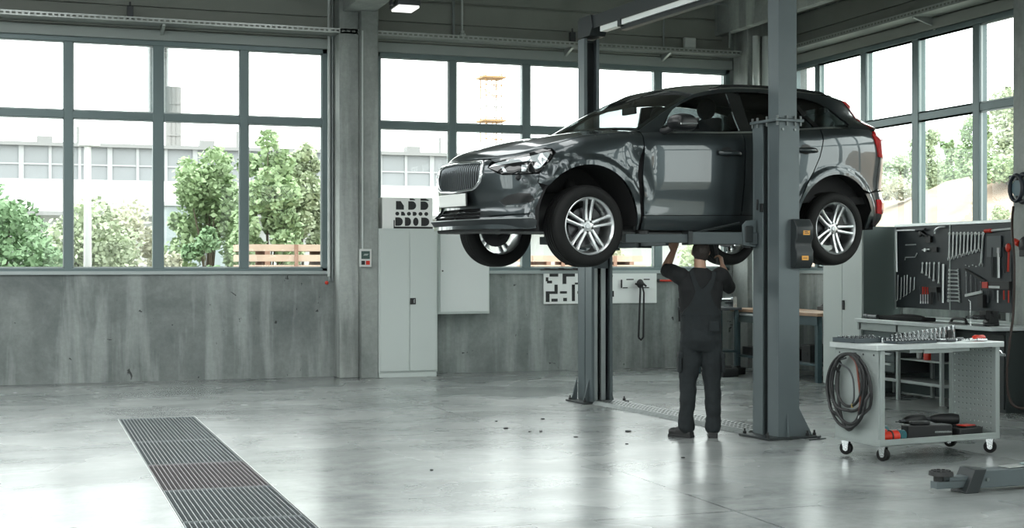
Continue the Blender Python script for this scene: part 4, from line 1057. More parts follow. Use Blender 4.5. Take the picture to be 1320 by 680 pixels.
m=MB(); m.box((.03,.008,.135),(1.305,.022,.185)); m.box((.03,.548,.135),(1.305,.562,.185)); m.box((.03,.008,.135),(1.305,.562,.150)); m.box((.022,.008,.135),(.036,.562,.185)); m.box((1.295,.008,.135),(1.309,.562,.185))
m.build('lower_shelf',trm,tro,bevel=.002)
m=MB(); m.box((.36,.035,.875),(1.0,.50,.905)); m.box((.50,.02,.868),(.80,.035,.903)); m.build('under_top_drawer',trm,tro,bevel=.002)
# perforated panel at the far end
def perforated(name, parent, M, w, h, nx, ny, r, mm, th=.0015):
    vs=[];fs=[]; dx=w/nx; dy=h/ny
    for i in range(nx):
        for j in range(ny):
            cx,cy=(i+.5)*dx,(j+.5)*dy; b=len(vs); K=8
            sq=[]
            for k in range(K):
                a=2*math.pi*k/K+math.pi/8; vs.append((cx+r*math.cos(a),cy+r*math.sin(a),0))
            oc=[(1,.4142),(.4142,1),(-.4142,1),(-1,.4142),(-1,-.4142),(-.4142,-1),(.4142,-1),(1,-.4142)]
            for q in oc: vs.append((cx+q[0]*dx/2,cy+q[1]*dy/2,0))
            for k in range(K): fs.append((b+k,b+(k+1)%K,b+8+(k+1)%K,b+8+k))
            # corners
            for q in ((1,1,0,1),(-1,1,2,3),(-1,-1,4,5),(1,-1,6,7)):
                vs.append((cx+q[0]*dx/2,cy+q[1]*dy/2,0)); fs.append((b+8+q[2],len(vs)-1,b+8+q[3]))
    me=bpy.data.meshes.new(name); me.from_pydata([tuple(M@Vector(v)) for v in vs],[],fs); me.update()
    bm=bmesh.new(); bm.from_mesh(me); bmesh.ops.remove_doubles(bm,verts=bm.verts,dist=1e-5); bmesh.ops.recalc_face_normals(bm,faces=bm.faces); bm.to_mesh(me); bm.free()
    o=link(name,me,mm,parent); s_=o.modifiers.new('t','SOLIDIFY'); s_.thickness=th; return o
perforated('perforated_panel',tro,RT((1.272,.05,.19),rx=R(90),rz=R(90)),.47,.70,10,15,.0075,trm,.003)
m=MB(); m.tube([(1.31,.06,.88),(1.36,.06,.86),(1.385,.06,.83)],.012,8); m.tube([(1.31,.5,.88),(1.36,.5,.86),(1.385,.5,.83)],.012,8); m.tube([(1.385,.03,.83),(1.385,.53,.83)],.013,10); m.build('push_handle',steel,tro)
m=MB()
for y in (.07,.20,.36,.50): 
    m.cyl((.018,y,.865),(.021,y,.865),.008,seg=8)
m.build('panel_rivets',blk,tro)
def castor(x,y,a):
    M=RT((x,y,0),rz=a)
    m=MB(M); m.cyl((-.022,0,.062),(.022,0,.062),.052,seg=28); m.cyl((-.026,0,.062),(.026,0,.062),.036,seg=20); w_=m.build('castor',rubber,tro,bevel=.004)
    m=MB(M); 
    for s_ in (-1,1): m.prism([(-.030,.135),(.035,.135),(.018,.055),(-.002,.045),(-.02,.06)],s_*.028-.0018,s_*.028+.0018,M=Matrix.Rotation(R(90),4,'Z')@Matrix.Rotation(R(90),4,'X'))
    m.box((-.035,-.035,.128),(.035,.035,.136)); m.cyl((-.035,0,.062),(.035,0,.062),.008,seg=8); m.cyl((-.0275,0,.062),(.0275,0,.062),.022,seg=16)
    m.build('castor_fork',steel,w_)
for x,y,a in ((.10,.05,R(20)),(1.25,.06,R(38)),(.09,.50,R(30)),(1.22,.50,R(25))): castor(x,y,a)
def on_tro(name, mb_, mm, label, cat, group=None, loc=(0,0,0), rz=0, bevel=0):
    """an object standing on the trolley, origin at its own base"""
    o=mb_.build(name,mm,None,bevel=bevel); o.matrix_world=tM@RT(loc,rz=rz); tag(o,label,cat,group); return o
# coiled hose on a hook
hk=MB(); hk.box((.0,-.02,-.03),(.006,.02,.03)); hk.cyl((0,0,.0),(-.055,0,.0),.007,seg=8); hk.cyl((-.052,0,.0),(-.055,0,.03),.007,seg=8)
on_tro('hose_hook',hk,steel,'small steel hook on the side panel of the trolley, carrying the coiled hose','hook',loc=(.014,.30,.845))
random.seed(5)
pts=[]
turns=6
for i in range(turns*28+1):
    t=i/28; a=2*math.pi*t; k=t/turns
    ry=.215+.045*math.sin(t*2.1)+.020*math.sin(t*5); rz_=.255+.050*math.sin(t*1.7+1)+(.10 if 2.0<t<3.0 else 0)*max(0,-math.cos(a))
    cz=.865-rz_+.0
    pts.append((-.012-.045*((t*1.37)%1)-.008, .305+ry*math.sin(a)+.012*math.sin(t*3.3), cz+rz_*math.cos(a)))
hose=MB(); hose.tube(smooth_path(pts,2),.0125,8)
ho=on_tro('coiled_hose',hose,blk,'coiled black air hose hanging on the end panel of the trolley','hose')
p2_=[(pts[-1][0]-.01,pts[-1][1],pts[-1][2]),(-.055,.20,.80),(-.06,.16,.66),(-.05,.15,.50),(-.045,.17,.40)]
m=MB(); m.tube(smooth_path(p2_,6),.010,8); m.build('brown_hose_end',mat('brown_hose',(.14,.035,.02),.5),ho)
m=MB(); m.cyl((-.045,.17,.40),(-.044,.175,.345),.013,seg=10); m.cyl((-.044,.175,.345),(-.044,.178,.325),.009,seg=10); m.build('hose_fitting',steel,ho)
m=MB(); m.tube(smooth_path([(-.05,.33,.83),(-.055,.40,.81),(-.05,.46,.80),(-.05,.40,.775),(-.05,.30,.74),(-.055,.235,.66),(-.05,.23,.52),(-.05,.25,.46)],5),.0075,8); m.build('thin_hose_loop',mat('grey_hose',(.05,.055,.06),.45),ho)
m=MB(); m.cyl((-.05,.25,.46),(-.05,.252,.43),.010,seg=10); m.build('brass_fitting',mat('brass',(.5,.38,.12),.35,.9),ho)

# ---- on the top: trays, sockets, ratchets
def tray(x,y,w,d,h=.028):
    m=MB(); m.box((0,0,0),(w,d,.004)); m.box((0,0,0),(w,.005,h)); m.box((0,d-.005,0),(w,d,h)); m.box((0,0,0),(.005,d,h)); m.box((w-.005,0,0),(w,d,h)); return m
T0=.9505
slate=mat('slate_tray',(.045,.06,.068),.45)
on_tro('tool_tray',tray(0,0,.42,.28,.038),slate,'open slate-grey tool tray at the left end of the trolley top','tray',loc=(-.005,.28,T0))
on_tro('bit_tray',tray(0,0,.42,.16,.02),slate,'low tray of small sockets along the front of the trolley top','tray',loc=(.24,.05,T0))
def socket(r,h):
    m=MB(); m.lathe([(0,0),(r*.9,0),(r*.9,h*.35),(r,h*.42),(r,h),(r*.74,h),(r*.70,h*.6),(0,h*.6)],14); return m
kinds={}
def place_socket(x,y,r,h,label,group,z=T0,name='socket'):
    key=(r,h)
    if key not in kinds:
        o=on_tro(name,socket(r,h),steel,label,'socket',group,(x,y,z)); kinds[key]=o
    else:
        o=kinds[key].copy(); COL.objects.link(o); o.matrix_world=tM@RT((x,y,z)); o['label']=label; o['group']=group
    return o
# back rack of deep sockets, rising to the right
m=MB(); m.box((0,0,0),(.74,.075,.012)); on_tro('socket_rail',m,darksteel,'dark rail holding the row of deep sockets along the trolley top','rail',loc=(.44,.335,T0),bevel=.002)
for i in range(15):
    h=.042+.0048*i; r=.012+.00055*i
    place_socket(.46+i*.048,.372,round(r,4),round(h,4),['first','second','third','fourth','fifth','sixth','seventh','eighth','ninth','tenth','eleventh','twelfth','thirteenth','fourteenth','fifteenth'][i]+' from the left of the deep sockets in the rising row on the trolley','row of deep sockets',z=T0+.0125)
for i in range(9):
    place_socket(.03+i*.045,.52-.0*i,.0115,.045,'short chrome socket standing in the slate tray on the trolley','sockets in the slate tray',z=T0+.0045)
for i in range(9):
    place_socket(.03+i*.045,.44,.0105,.034,'short chrome socket standing in the slate tray on the trolley','sockets in the slate tray',z=T0+.0045)
for i in range(12):
    for j in range(3):
        place_socket(.262+i*.034,.08+j*.045,.0095,.026,'tiny chrome socket in the low front tray on the trolley','tiny sockets in the front tray',z=T0+.0045)
for i in range(10):
    place_socket(.27+i*.05,.26,.0125,.040,'middle row chrome socket standing loose on the trolley top','loose sockets on the trolley')
def ratchet():
    m=MB(); m.cyl((0,0,.014),(.0,0,.026),.021,seg=16); m.tube([(.018,0,.018),(.07,0,.016),(.10,0,.016)],.0065,8); m.tube([(.10,0,.016),(.20,0,.014)],.0125,10); return m
for k,(x,y,a) in enumerate(((.72,.10,5),(.78,.18,-4),(.95,.22,14),(1.0,.06,-3))):
    o=on_tro('ratchet',ratchet(),steel if k%2 else darksteel,('chrome ratchet' if k%2 else 'dark ratchet')+' lying on the trolley top '+('nearest its front edge','behind the front ratchet','left of the red screwdriver, further back','beside the red screwdriver')[k],'ratchet','ratchets on the trolley',(x,y,T0-.001),R(a))
m=MB(); m.cyl((0,0,0),(0,0,.075),.022,seg=18); m.cyl((0,0,.075),(0,0,.085),.018,seg=18); on_tro('impact_socket',m,blk,'tall black socket standing upright near the right end of the trolley top','socket',loc=(1.08,.36,T0),bevel=0)
def screwdriver(hm):
    pass
m=MB(); m.tube([(.0,0,.026),(.02,0,.026),(.06,0,.026),(.10,0,.026),(.115,0,.026)],0,12,rad=[.020,.026,.022,.026,.020])
sd_=on_tro('screwdriver',m,redp,'thick red-handled screwdriver lying at the right end of the trolley top','screwdriver',loc=(1.135,.13,T0-.0005))
m=MB(); m.cyl((0,0,.026),(-.12,0,.010),.0045,seg=8); m.build('shaft',steel,sd_)
for k in range(6):
    m=MB(); L=.10+.02*(k%3); m.tube([(0,0,.006),(L,0,.006)],.006,8); m.cyl((-.01,0,.0),(-.01,0,.012),.0115,seg=10); m.cyl((L+.008,0,0),(L+.008,0,.010),.009,seg=10)
    on_tro('extension_bar',m,steel if k%2 else darksteel,'short extension bar lying among the ratchets on the trolley','extension bar','extension bars on the trolley',(.80+.055*k,.19+.015*(k%2),T0-.0003),R(-12+11*k))
# ---- on the lower shelf
Z1=.1505
def torch(mm,label,loc,a,L=.30,r=.040):
    r*=1.2
    m=MB(); m.tube([(0,0,r+.004),(.02,0,r+.004),(L*.55,0,r+.004),(L*.6,0,r+.004),(L-.01,0,r+.004),(L,0,r+.004)],0,20,rad=[r*.6,r*.8,r*.85,r,r*1.05,r*.9])
    o=on_tro('cylinder_tool',m,mm,label,'hand tool','tools on the lower shelf',loc,a)
    m=MB(); m.tube([(-.05,0,r+.004),(.0,0,r+.004)],r*.45,12); m.cyl((L*.5,0,r+.004),(L*.56,0,r+.004),r*1.03,seg=20); m.build('collar',blk,o); return o
torch(redp,'red barrel-shaped tool at the left front of the lower trolley shelf',(.115,.085,Z1),R(-4),.15,.040)
torch(redp,'red barrel-shaped tool second from the left on the lower trolley shelf',(.10,.21,Z1),R(0),.16,.038)
torch(tealp,'teal barrel-shaped tool between the red tool and the other teal tool on the lower shelf',(.16,.40,Z1),R(-12),.24,.040)
torch(tealp,'teal barrel-shaped tool rightmost of the barrel tools on the lower shelf',(.32,.22,Z1),R(-75),.13,.036)
def drill(label,loc,a,accent=None,s=1.0):
    m=MB(Matrix.Scale(s,4)); m.tube([(-.10,0,.10),(-.06,0,.10),(.03,0,.10),(.07,0,.10),(.10,0,.10)],0,18,rad=[.034,.042,.040,.030,.018]); m.tube([(-.05,0,.09),(-.07,0,.05),(-.075,0,.02)],.020,12); m.box((-.13,-.038,.0),(-.02,.038,.034))
    o=on_tro('power_drill',m,blk,label,'power drill','power tools on the lower shelf',loc,a)
    m=MB(Matrix.Scale(s,4)); m.cyl((.10,0,.10),(.14,0,.10),.016,.011,seg=14); m.cyl((.14,0,.10),(.18,0,.10),.004,seg=8); m.build('chuck',darksteel,o)
    if accent: m=MB(Matrix.Scale(s,4)); m.box((-.06,-.044,.092),(.02,.044,.108)); m.build('accent_band',accent,o,bevel=.004)
    return o
drill('black power drill at the back of the lower trolley shelf, its grip on its battery',(.72,.40,Z1),R(190),None,1.25)
drill('black power drill by the perforated panel on the lower shelf',(1.06,.40,Z1),R(150),None,1.2)
m=MB(); m.prism([(-.20,-.06),(.20,-.06),(.22,.0),(.18,.07),(-.20,.07)],0,.115); m.box((-.15,-.03,.115),(.02,.03,.145)); tc=on_tro('tool_case',m,blk,'long black tool case in the middle of the lower trolley shelf','tool case',loc=(.66,.17,Z1),rz=R(-14),bevel=.01)
m=MB(); m.box((.04,-.065,.05),(.19,-.0585,.066)); m.build('case_latch',steel,tc)
m=MB(); m.prism([(-.15,-.07),(.13,-.08),(.17,.0),(.12,.08),(-.14,.07)],0,.075); m.box((-.05,-.05,.075),(.09,.05,.09)); gr_=on_tro('angle_grinder',m,blk,'black and red angle grinder at the right front of the lower trolley shelf','angle grinder',loc=(1.06,.15,Z1),rz=R(8),bevel=.012)
m=MB(); m.box((-.06,-.045,.088),(.08,.045,.097)); m.build('red_cover',redp,gr_,bevel=.004)
# ---------------------------------------------------------------- tall cabinet, steel bench and tool wall on the right
cabm=mat('cabinet_grey',(.50,.55,.535),.42,.05)
cabd=mat('cabinet_green_grey',(.075,.10,.10),.45,.1)
darkin=mat('dark_recess',(.015,.018,.02),.7)
def rbox(name,lo,hi,mm,parent,bevel=.003): m=MB(); m.box(lo,hi); return m.build(name,mm,parent,bevel=bevel)
tc_=empty('tall_cabinet',(9.83,14.90,0),0,'tall light grey steel cabinet beside the steel workbench, behind the raised rear wheel','cabinet')
rbox('body',(.012,.0,.05),(.62,.90,2.07),cabd if False else cabm,tc_); rbox('plinth',(.03,.01,0),(.62,.89,.05),cabd,tc_)
rbox('door',(-.006,.455,.06),(.012,.893,2.05),cabm,tc_); d_=rbox('door',(-.006,.007,.06),(.012,.447,2.05),cabm,tc_)
rbox('handle',(-.022,.39,1.02),(-.006,.43,1.14),blk,d_)
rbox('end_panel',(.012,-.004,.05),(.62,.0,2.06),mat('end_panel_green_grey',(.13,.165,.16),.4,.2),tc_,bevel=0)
# bench
wb=empty('steel_workbench',(9.70,12.30,0),0,'light steel workbench with drawers under the tool wall','workbench')
BL=2.58
rbox('worktop',(0,-.01,.885),(.59,BL,.93),trt,wb)
m=MB(); 
for x in (.06,.54):
    for y in (.92,1.75,BL-.06): m.box((x-.02,y-.02,0),(x+.02,y+.02,.885))
m.box((.04,.90,.79),(.07,BL,.885)); 
m.build('bench_frame',trm,wb,bevel=.003)
rbox('lower_shelf',(.08,.9,.20),(.56,BL-.04,.235),trm,wb)
rbox('back_panel',(.56,.0,.02),(.575,BL,.885),cabd,wb)
dc=rbox('drawer_unit',(.09,1.83,.30),(.55,BL-.05,.865),darkin,wb)
z=.31
for h in (.12,.12,.14,.155):
    f=rbox('drawer',(.07,1.85,z),(.09,BL-.07,z+h-.008),cabd,wb); m=MB(); m.box((.048,1.90,z+h-.040),(.07,BL-.12,z+h-.018)); m.build('drawer_handle',trt,f,bevel=.003); z+=h
rbox('middle_shelf',(.10,.92,.47),(.56,1.80,.485),trm,wb)
dk=empty('base_cabinet',(9.92,12.33,0),0,'dark green-grey base cabinet under the right end of the steel workbench','cabinet')
rbox('body',(.0,.0,.0),(.33,.85,.875),mat('dark_cabinet',(.022,.030,.030),.45),dk); 
f=rbox('door',(-.016,.02,.04),(.0,.83,.84),mat('dark_cabinet',(.022,.030,.030),.45),dk); rbox('handle',(-.03,.70,.6),(-.016,.72,.75),darksteel,f)
# things on and in the bench
def thing(name,mb_,mm,label,cat,group=None,loc=(0,0,0),rz=0,bevel=0,rx=0,ry=0):
    o=mb_.build(name,mm,None,bevel=bevel); o.location=loc; o.rotation_euler=(rx,ry,rz); return tag(o,label,cat,group)
m=MB(); m.prism([(-.10,-.42),(.08,-.45),(.13,-.1),(.10,.30),(.02,.44),(-.09,.40),(-.13,.05)],0,.045); m.sphere((0,-.05,.04),(.09,.30,.035),16,8)
thing('work_jacket',m,mat('dark_cloth',(.010,.011,.012),.9),'black bundled work cloth lying along the steel workbench','cloth',loc=(9.93,14.15,.93),bevel=.01,rz=R(4))
m=MB(); m.tube([(0,0,.03),(.02,.22,.03)],.026,12); m.tube([(.02,.22,.03),(.02,.30,.03)],.03,12)
thing('torque_tool',m,darksteel,'dark tube-shaped tool left of the bundled cloth on the steel workbench','hand tool',loc=(9.78,14.50,.9305))
m=MB(); m.tube(smooth_path([(0,-.14,.02),(0,-.10,.055),(0,0,.06),(0,.10,.055),(0,.14,.02)],4),.016,10); m.box((-.025,-.15,0),(.025,.15,.022))
thing('hand_plane',m,blk,'black arched-handle tool left of the vise on the steel workbench','hand tool',loc=(9.86,13.05,.93),bevel=.003)
v=empty('bench_vise',(9.90,12.55,.93),R(180),'black bench vise bolted to the right end of the steel workbench','vise')
m=MB(); m.cyl((0,0,0),(0,0,.03),.085,seg=24); m.prism([(-.07,.03),(.08,.03),(.06,.07),(.07,.13),(-.05,.13),(-.06,.07)],-.05,.05,M=Matrix.Rotation(R(90),4,'X')); m.box((-.05,-.06,.10),(.02,.06,.165)); m.box((-.10,-.035,.07),(.22,.035,.12)); m.build('vise_body',blk,v,bevel=.006)
m=MB(); m.box((.05,-.06,.075),(.11,.06,.165)); m.build('sliding_jaw',blk,v,bevel=.006)
m=MB(); m.cyl((.11,0,.095),(.25,0,.095),.013,seg=12); m.cyl((.24,-.10,.095),(.24,.10,.095),.007,seg=8); m.sphere((.24,-.10,.095),.012,10,6); m.sphere((.24,.10,.095),.012,10,6); m.build('screw_handle',darksteel,v)
m=MB(); m.cyl((0,0,0),(0,0,.012),.03,seg=16); m.cyl((0,0,.01),(0,0,.26),.005,seg=8); m.cyl((0,0,.26),(.0,.03,.28),.005,seg=8)
thing('scriber_stand',m,steel,'thin upright steel rod on a small foot between the arched tool and the vise','stand',loc=(9.76,12.72,.93))
m=MB(); m.lathe([(0,0),(.045,0),(.045,.13),(.036,.15),(.02,.158),(0,.158)],20); thing('spray_can',m,redp,'squat red can on the middle shelf inside the steel workbench','can',loc=(9.93,13.72,.486))
m=MB(); m.lathe([(0,0),(.035,0),(.035,.10),(.012,.125),(.012,.15),(0,.15)],16); thing('spray_can',m,mat('pale_bottle',(.35,.37,.36),.4),'small pale bottle left of the red can inside the workbench','bottle',loc=(9.95,13.90,.486))
m=MB(); m.box((-.08,-.09,0),(.08,.09,.10)); m.box((-.082,-.05,.03),(-.08,.05,.07)); thing('parts_box',m,darksteel,'dark parts box right of the red can inside the steel workbench','box',loc=(9.95,13.48,.486),bevel=.004)

# ---- tool wall
ORD=['first','second','third','fourth','fifth','sixth','seventh','eighth','ninth','tenth','eleventh','twelfth','thirteenth','fourteenth','fifteenth']
PX=10.29
y1_,z1_=plane_x(1156,290,PX)[1:]; y0_,z0_=12.72,1.07
tb=empty('tool_board',(PX,12.70,1.06),0,'dark slate tool board behind the steel workbench, hung full of wrenches','tool board')
brd=mat('board_slate',(.022,.029,.033),.5,.1,noise=.08,nscale=3)
m=MB(); m.box((0,0,0),(.02,1.07,1.0)); m.build('board_panel',brd,tb,bevel=.002)
m=MB(); m.box((0,1.08,0),(.02,2.16,1.0)); m.build('board_panel',brd,tb,bevel=.002)
m=MB(); m.box((-.012,-.005,1.0),(.03,2.18,1.035)); m.build('top_rail',trt,tb,bevel=.003)
m=MB(); m.box((-.008,1.068,0),(.0,1.085,1.0)); m.box((-.01,2.155,-.02),(.02,2.175,1.01)); m.build('board_trim',trm,tb)
m=MB(); m.box((.02,.06,-.13),(.05,.12,0)); m.box((.02,2.04,-.13),(.05,2.1,0)); m.box((.0,0,-.135),(.06,2.17,-.10)); m.build('board_stand',trm,tb)
def B(px,py): p=plane_x(px,py,PX); return (p[1],p[2])        # photo point on the board -> (y, z)
PT_=PX-.006
def bthing(name,m,mm,label,cat,group=None): 
    o=m.build(name,mm,None); return tag(o,label,cat,group)
toolst=mat('tool_bright_steel',(.70,.73,.73),.30,.55)
def bar(m,a,b,r,x=PT_-.006): m.tube([(x,a[0],a[1]),(x,b[0],b[1])],r,8)
def wrench_mesh(a,b,r=.006,open_=.017,ring=.013):
    """combination wrench: ring end at a, open jaw at b; built around a, in the board plane"""
    m=MB(); A=Vector((0,0,0)); Bv=Vector((0,b[0]-a[0],b[1]-a[1])); d=Bv.normalized(); L=Bv.length; n=Vector((0,-d.z,d.y))
    m.tube([A+d*ring*.8,A+d*L*.5,Bv-d*open_],0,6,rad=[r*1.35,r*1.1,r*1.5])
    m.tube([A+Vector((0,math.cos(t),math.sin(t)))*ring for t in np.linspace(0,2*math.pi,14,endpoint=False)],.0068,6,closed=True)
    for s_ in (-1,1): m.tube([Bv-d*open_*.9,Bv-d*open_*.2+n*s_*open_*.8,Bv+d*open_*.7+n*s_*open_*.75],0,6,rad=[r*1.2,.0085,.006])
    return m
def hang(a,b,label,cat,group,name='wrench',mm=None,**k):
    o=wrench_mesh(a,b,**k).build(name,mm or toolst,None); o.location=(PT_-.008,a[0],a[1]); return tag(o,label,cat,group)
for i in range(9):
    x=1225.5+i*4.75; hang(B(x,301),B(x-.8,333.5-i*1.45),ORD[i]+' from the left in the top row of wrenches on the board','wrench','top row of combination wrenches',r=.0085,open_=.026,ring=.016)
hang(B(1268.5,301),B(1266,341),'single long combination wrench right of the graded top row on the tool board','wrench',None,r=.009,open_=.028,ring=.017)
for i,(x,l) in enumerate(((1190.5,351),(1196,354),(1200,357.5),(1205.5,361),(1212,364.5))):
    hang(B(x,339),B(x-.6,l),ORD[i]+' from the left of five small wrenches left of the board centre','wrench','five small combination wrenches',r=.0065,open_=.017,ring=.010)
for i,(x,a,b) in enumerate(((1158.6,354,386),(1163,357,384),(1167,354.5,381),(1170.6,354,379),(1175,357,376),(1180,357,372.5))):
    m=MB(); p=B(x,a); q=B(x-.6,b); m.tube([(PT_-.006,p[0],p[1]),(PT_-.006,q[0],q[1]),(PT_-.006,q[0]+.02,q[1]-.012)],.0055,6); bthing('hex_key',m,toolst,ORD[i]+' from the left of the long thin keys at the lower left of the board','hex key','thin keys at the lower left of the board')
for i in range(9):
    py=348+i*4.9; w_=5.2+i*.22; p=B(1230.5-w_,py); q=B(1231+w_,py+.3)
    o=wrench_mesh((p[0],p[1]),(q[0],q[1]),r=.0065,open_=.016,ring=.012).build('wrench',toolst,None); o.location=(PT_-.008,p[0],p[1]); tag(o,ORD[i]+' from the top of the level wrenches stacked like a ladder on the board','wrench','level wrenches stacked like a ladder')
for i in range(7):
    p=B(1246.5+i*3.1,349.5+i*2.1); q=B(1247+i*2.95,378-i*.55); m=MB(); m.tube([(PT_-.008,p[0],p[1]),(PT_-.008,q[0],q[1])],.0042,6); bthing('hex_key',m,darksteel if i%2 else steel,ORD[i]+' from the left of the slim keys above the slanted white strip','hex key','slim keys in the fan holder')
m=MB(); p=B(1246,380.5); q=B(1267.5,376); m.add([(PT_-.02,p[0],p[1]-.016),(PT_-.02,q[0],q[1]-.016),(PT_-.02,q[0],q[1]+.016),(PT_-.02,p[0],p[1]+.016),(PT_,p[0],p[1]-.016),(PT_,q[0],q[1]-.016),(PT_,q[0],q[1]+.016),(PT_,p[0],p[1]+.016)],[(0,1,2,3),(4,5,6,7),(0,1,5,4),(2,3,7,6),(1,2,6,5),(0,3,7,4)]); bthing('key_holder',m,whitep,'slanted white holder strip under the fan of slim keys','holder')
m=MB(); p=B(1246,347); q=B(1272,362); bar(m,p,q,.013,PT_-.010); bthing('key_holder',m,blk,'slanted black holder bar above the fan of slim keys','holder')
# left part: torque wrench, dark pliers, brackets
m=MB(); bar(m,B(1158,297),B(1183,296.5),.012,PT_-.014); o=bthing('torque_wrench',m,toolst,'chrome torque wrench lying level at the top left of the tool board','torque wrench')
m=MB(); bar(m,B(1183,296.5),B(1195,295.5),.018,PT_-.02); m.build('ratchet_head',darksteel,o)
m=MB(); a=B(1189,299); m.sphere((PT_-.02,a[0],a[1]-.02),(.018,.035,.045),14,8); a=B(1194,303); m.tube([(PT_-.02,)+B(1189,299),(PT_-.02,)+B(1199,305)],.014,8); a=B(1199,307); m.box((PT_-.03,a[0]-.05,a[1]-.05),(PT_,a[0]+.05,a[1]+.03)); bthing('air_tool',m,blk,'black gun-shaped air tool hanging at the top of the left board half','air tool')
m=MB(); m.tube(smooth_path([(PT_-.02,)+B(1207,301),(PT_-.02,)+B(1208,296),(PT_-.02,)+B(1214,292.5),(PT_-.02,)+B(1221,292)],4),.011,8); bthing('hooked_spanner',m,toolst,'curved chrome tool hooked over the top centre of the tool board','wrench')
m=MB(); bar(m,B(1168.5,315.5),B(1181.5,315),.0085); bthing('t_bar',m,toolst,'short level chrome bar at the left of the tool board','bar')
m=MB(); m.tube([(PT_-.01,)+B(1168,335),(PT_-.01,)+B(1168.6,331.5),(PT_-.01,)+B(1181,331),(PT_-.01,)+B(1183.5,326)],.007,8); bthing('crank_handle',m,toolst,'cranked chrome handle below the short level bar on the tool board','crank handle')
m=MB(); p=B(1195,322); m.cyl((PT_-.03,p[0],p[1]),(PT_,p[0],p[1]),.022,seg=14); bar(m,B(1190,322),B(1200,321),.010); bthing('pipe_cutter',m,toolst,'chrome winged tool in the middle of the left board half','pipe cutter')
m=MB(); p=B(1205.5,321.5); m.box((PT_-.018,p[0]-.06,p[1]-.028),(PT_,p[0]+.06,p[1]+.028)); bthing('small_case',m,blk,'small black case beside the winged tool on the board','case')
m=MB(); bar(m,B(1217.5,340),B(1217,390),.013,PT_-.012); bthing('long_bar',m,toolst,'long upright steel bar along the joint of the two board halves','bar')
m=MB(); bar(m,B(1156.5,296),B(1157.5,350),.014,PT_-.012); bthing('pry_bar',m,toolst,'long upright pry bar along the left edge of the tool board','pry bar')
for i in range(4):
    x=1188.5+i*3.1; m=MB(); bar(m,B(x,369+i*.3),B(x,379),.010,PT_-.014); o=bthing('screwdriver',m,redp if i else darksteel,ORD[i]+' from the left in the row of upright screwdrivers, red handle' if i else 'dark-handled screwdriver leftmost in the short row low on the board','screwdriver','row of upright screwdrivers')
    m=MB(); bar(m,B(x,379),B(x,391),.005,PT_-.014); m.cyl((PT_-.014,)+B(x,388),(PT_-.014,)+B(x,391),.008,seg=8); m.build('shaft',toolst,o)
m=MB(); p=B(1207,373); m.box((PT_-.05,p[0]-.08,p[1]-.03),(PT_,p[0]+.08,p[1]+.03)); bar(m,B(1203,374),B(1203,392),.014,PT_-.02); bar(m,B(1211,374),B(1211.5,388),.008,PT_-.02); bthing('pliers_rack',m,blk,'black rack with two hanging tools right of the upright screwdrivers','rack')
# right part
m=MB(); bar(m,B(1280,297),B(1305,294.5),.013,PT_-.014); o=bthing('bolt_cutter',m,toolst,'long chrome tool with red end at the top right of the tool board','bolt cutter')
m=MB(); bar(m,B(1272,297.5),B(1280,297),.022,PT_-.018); m.build('red_end',redp,o)
m=MB(); a=B(1274,304); b=B(1292,306); m.box((PT_-.015,b[0],B(1280,331)[1]),(PT_,a[0],a[1])); bthing('tool_insert',m,mat('insert_grey',(.06,.075,.08),.5),'square grey holder plate in the upper right of the tool board','holder')
for x0,l0,l1,rr,mm,lb in ((1281,322,357,.012,darksteel,'dark upright file left of the bright file on the right board half'),(1289,322,358,.015,toolst,'bright upright file on the right board half'),(1296,321,352,.010,darksteel,'dark upright file right of the bright file')):
    m=MB(); bar(m,B(x0,l0),B(x0,l1),rr,PT_-.012); bar(m,B(x0,l0-3),B(x0,l0+4),rr*1.25,PT_-.012); bthing('file',m,mm,lb,'file','files on the right board half')
m=MB(); p=B(1303,319); m.sphere((PT_-.03,p[0],p[1]),(.025,.040,.05),14,8); bar(m,B(1303,322),B(1302,350),.012,PT_-.02); bthing('pliers',m,redp,'red-headed tool at the right end of the tool board','pliers')
m=MB(); a=B(1274,362); b=B(1305,373); m.box((PT_-.04,b[0],b[1]),(PT_,a[0],a[1])); o=bthing('caulking_gun',m,blk,'black boxy tool with red end and white stripe low on the right board half','hand tool')
m=MB(); a=B(1271,363); b=B(1278,371); m.box((PT_-.05,b[0],b[1]),(PT_-.001,a[0],a[1])); m.build('red_end',redp,o)
m=MB(); a=B(1279,368); b=B(1293,371.5); m.box((PT_-.043,b[0],b[1]),(PT_-.038,a[0],a[1])); m.build('white_stripe',whitep,o)
for i,(x,mm,c) in enumerate(((1275,darksteel,'dark'),(1281,darksteel,'dark'),(1288,toolst,'bright'),(1296,redp,'red'),(1302,redp,'red'))):
    m=MB(); bar(m,B(x,374),B(x,390-(i%2)*4),.009,PT_-.014); bthing('chisel',m,mm,c+' thin tool hanging under the black boxy tool, '+('first','second','third','fourth','fifth')[i]+' from its left','chisel','thin tools hanging below the boxy tool')
m=MB(); a=B(1265,379); b=B(1272,396); m.box((PT_-.05,b[0],b[1]),(PT_,a[0],a[1])); bthing('small_case',m,blk,'small black upright case low in the middle of the right board half','case')
m=MB()
for i in range(5): m.cyl((PT_-.012,)+B(1246+i*4.5,341.5+(i%2)*1.5),(PT_,)+B(1246+i*4.5,341.5+(i%2)*1.5),.007,seg=8)
o=bthing('hook_row',m,toolst,'row of tiny steel pegs across the middle of the right board half','pegs'); 

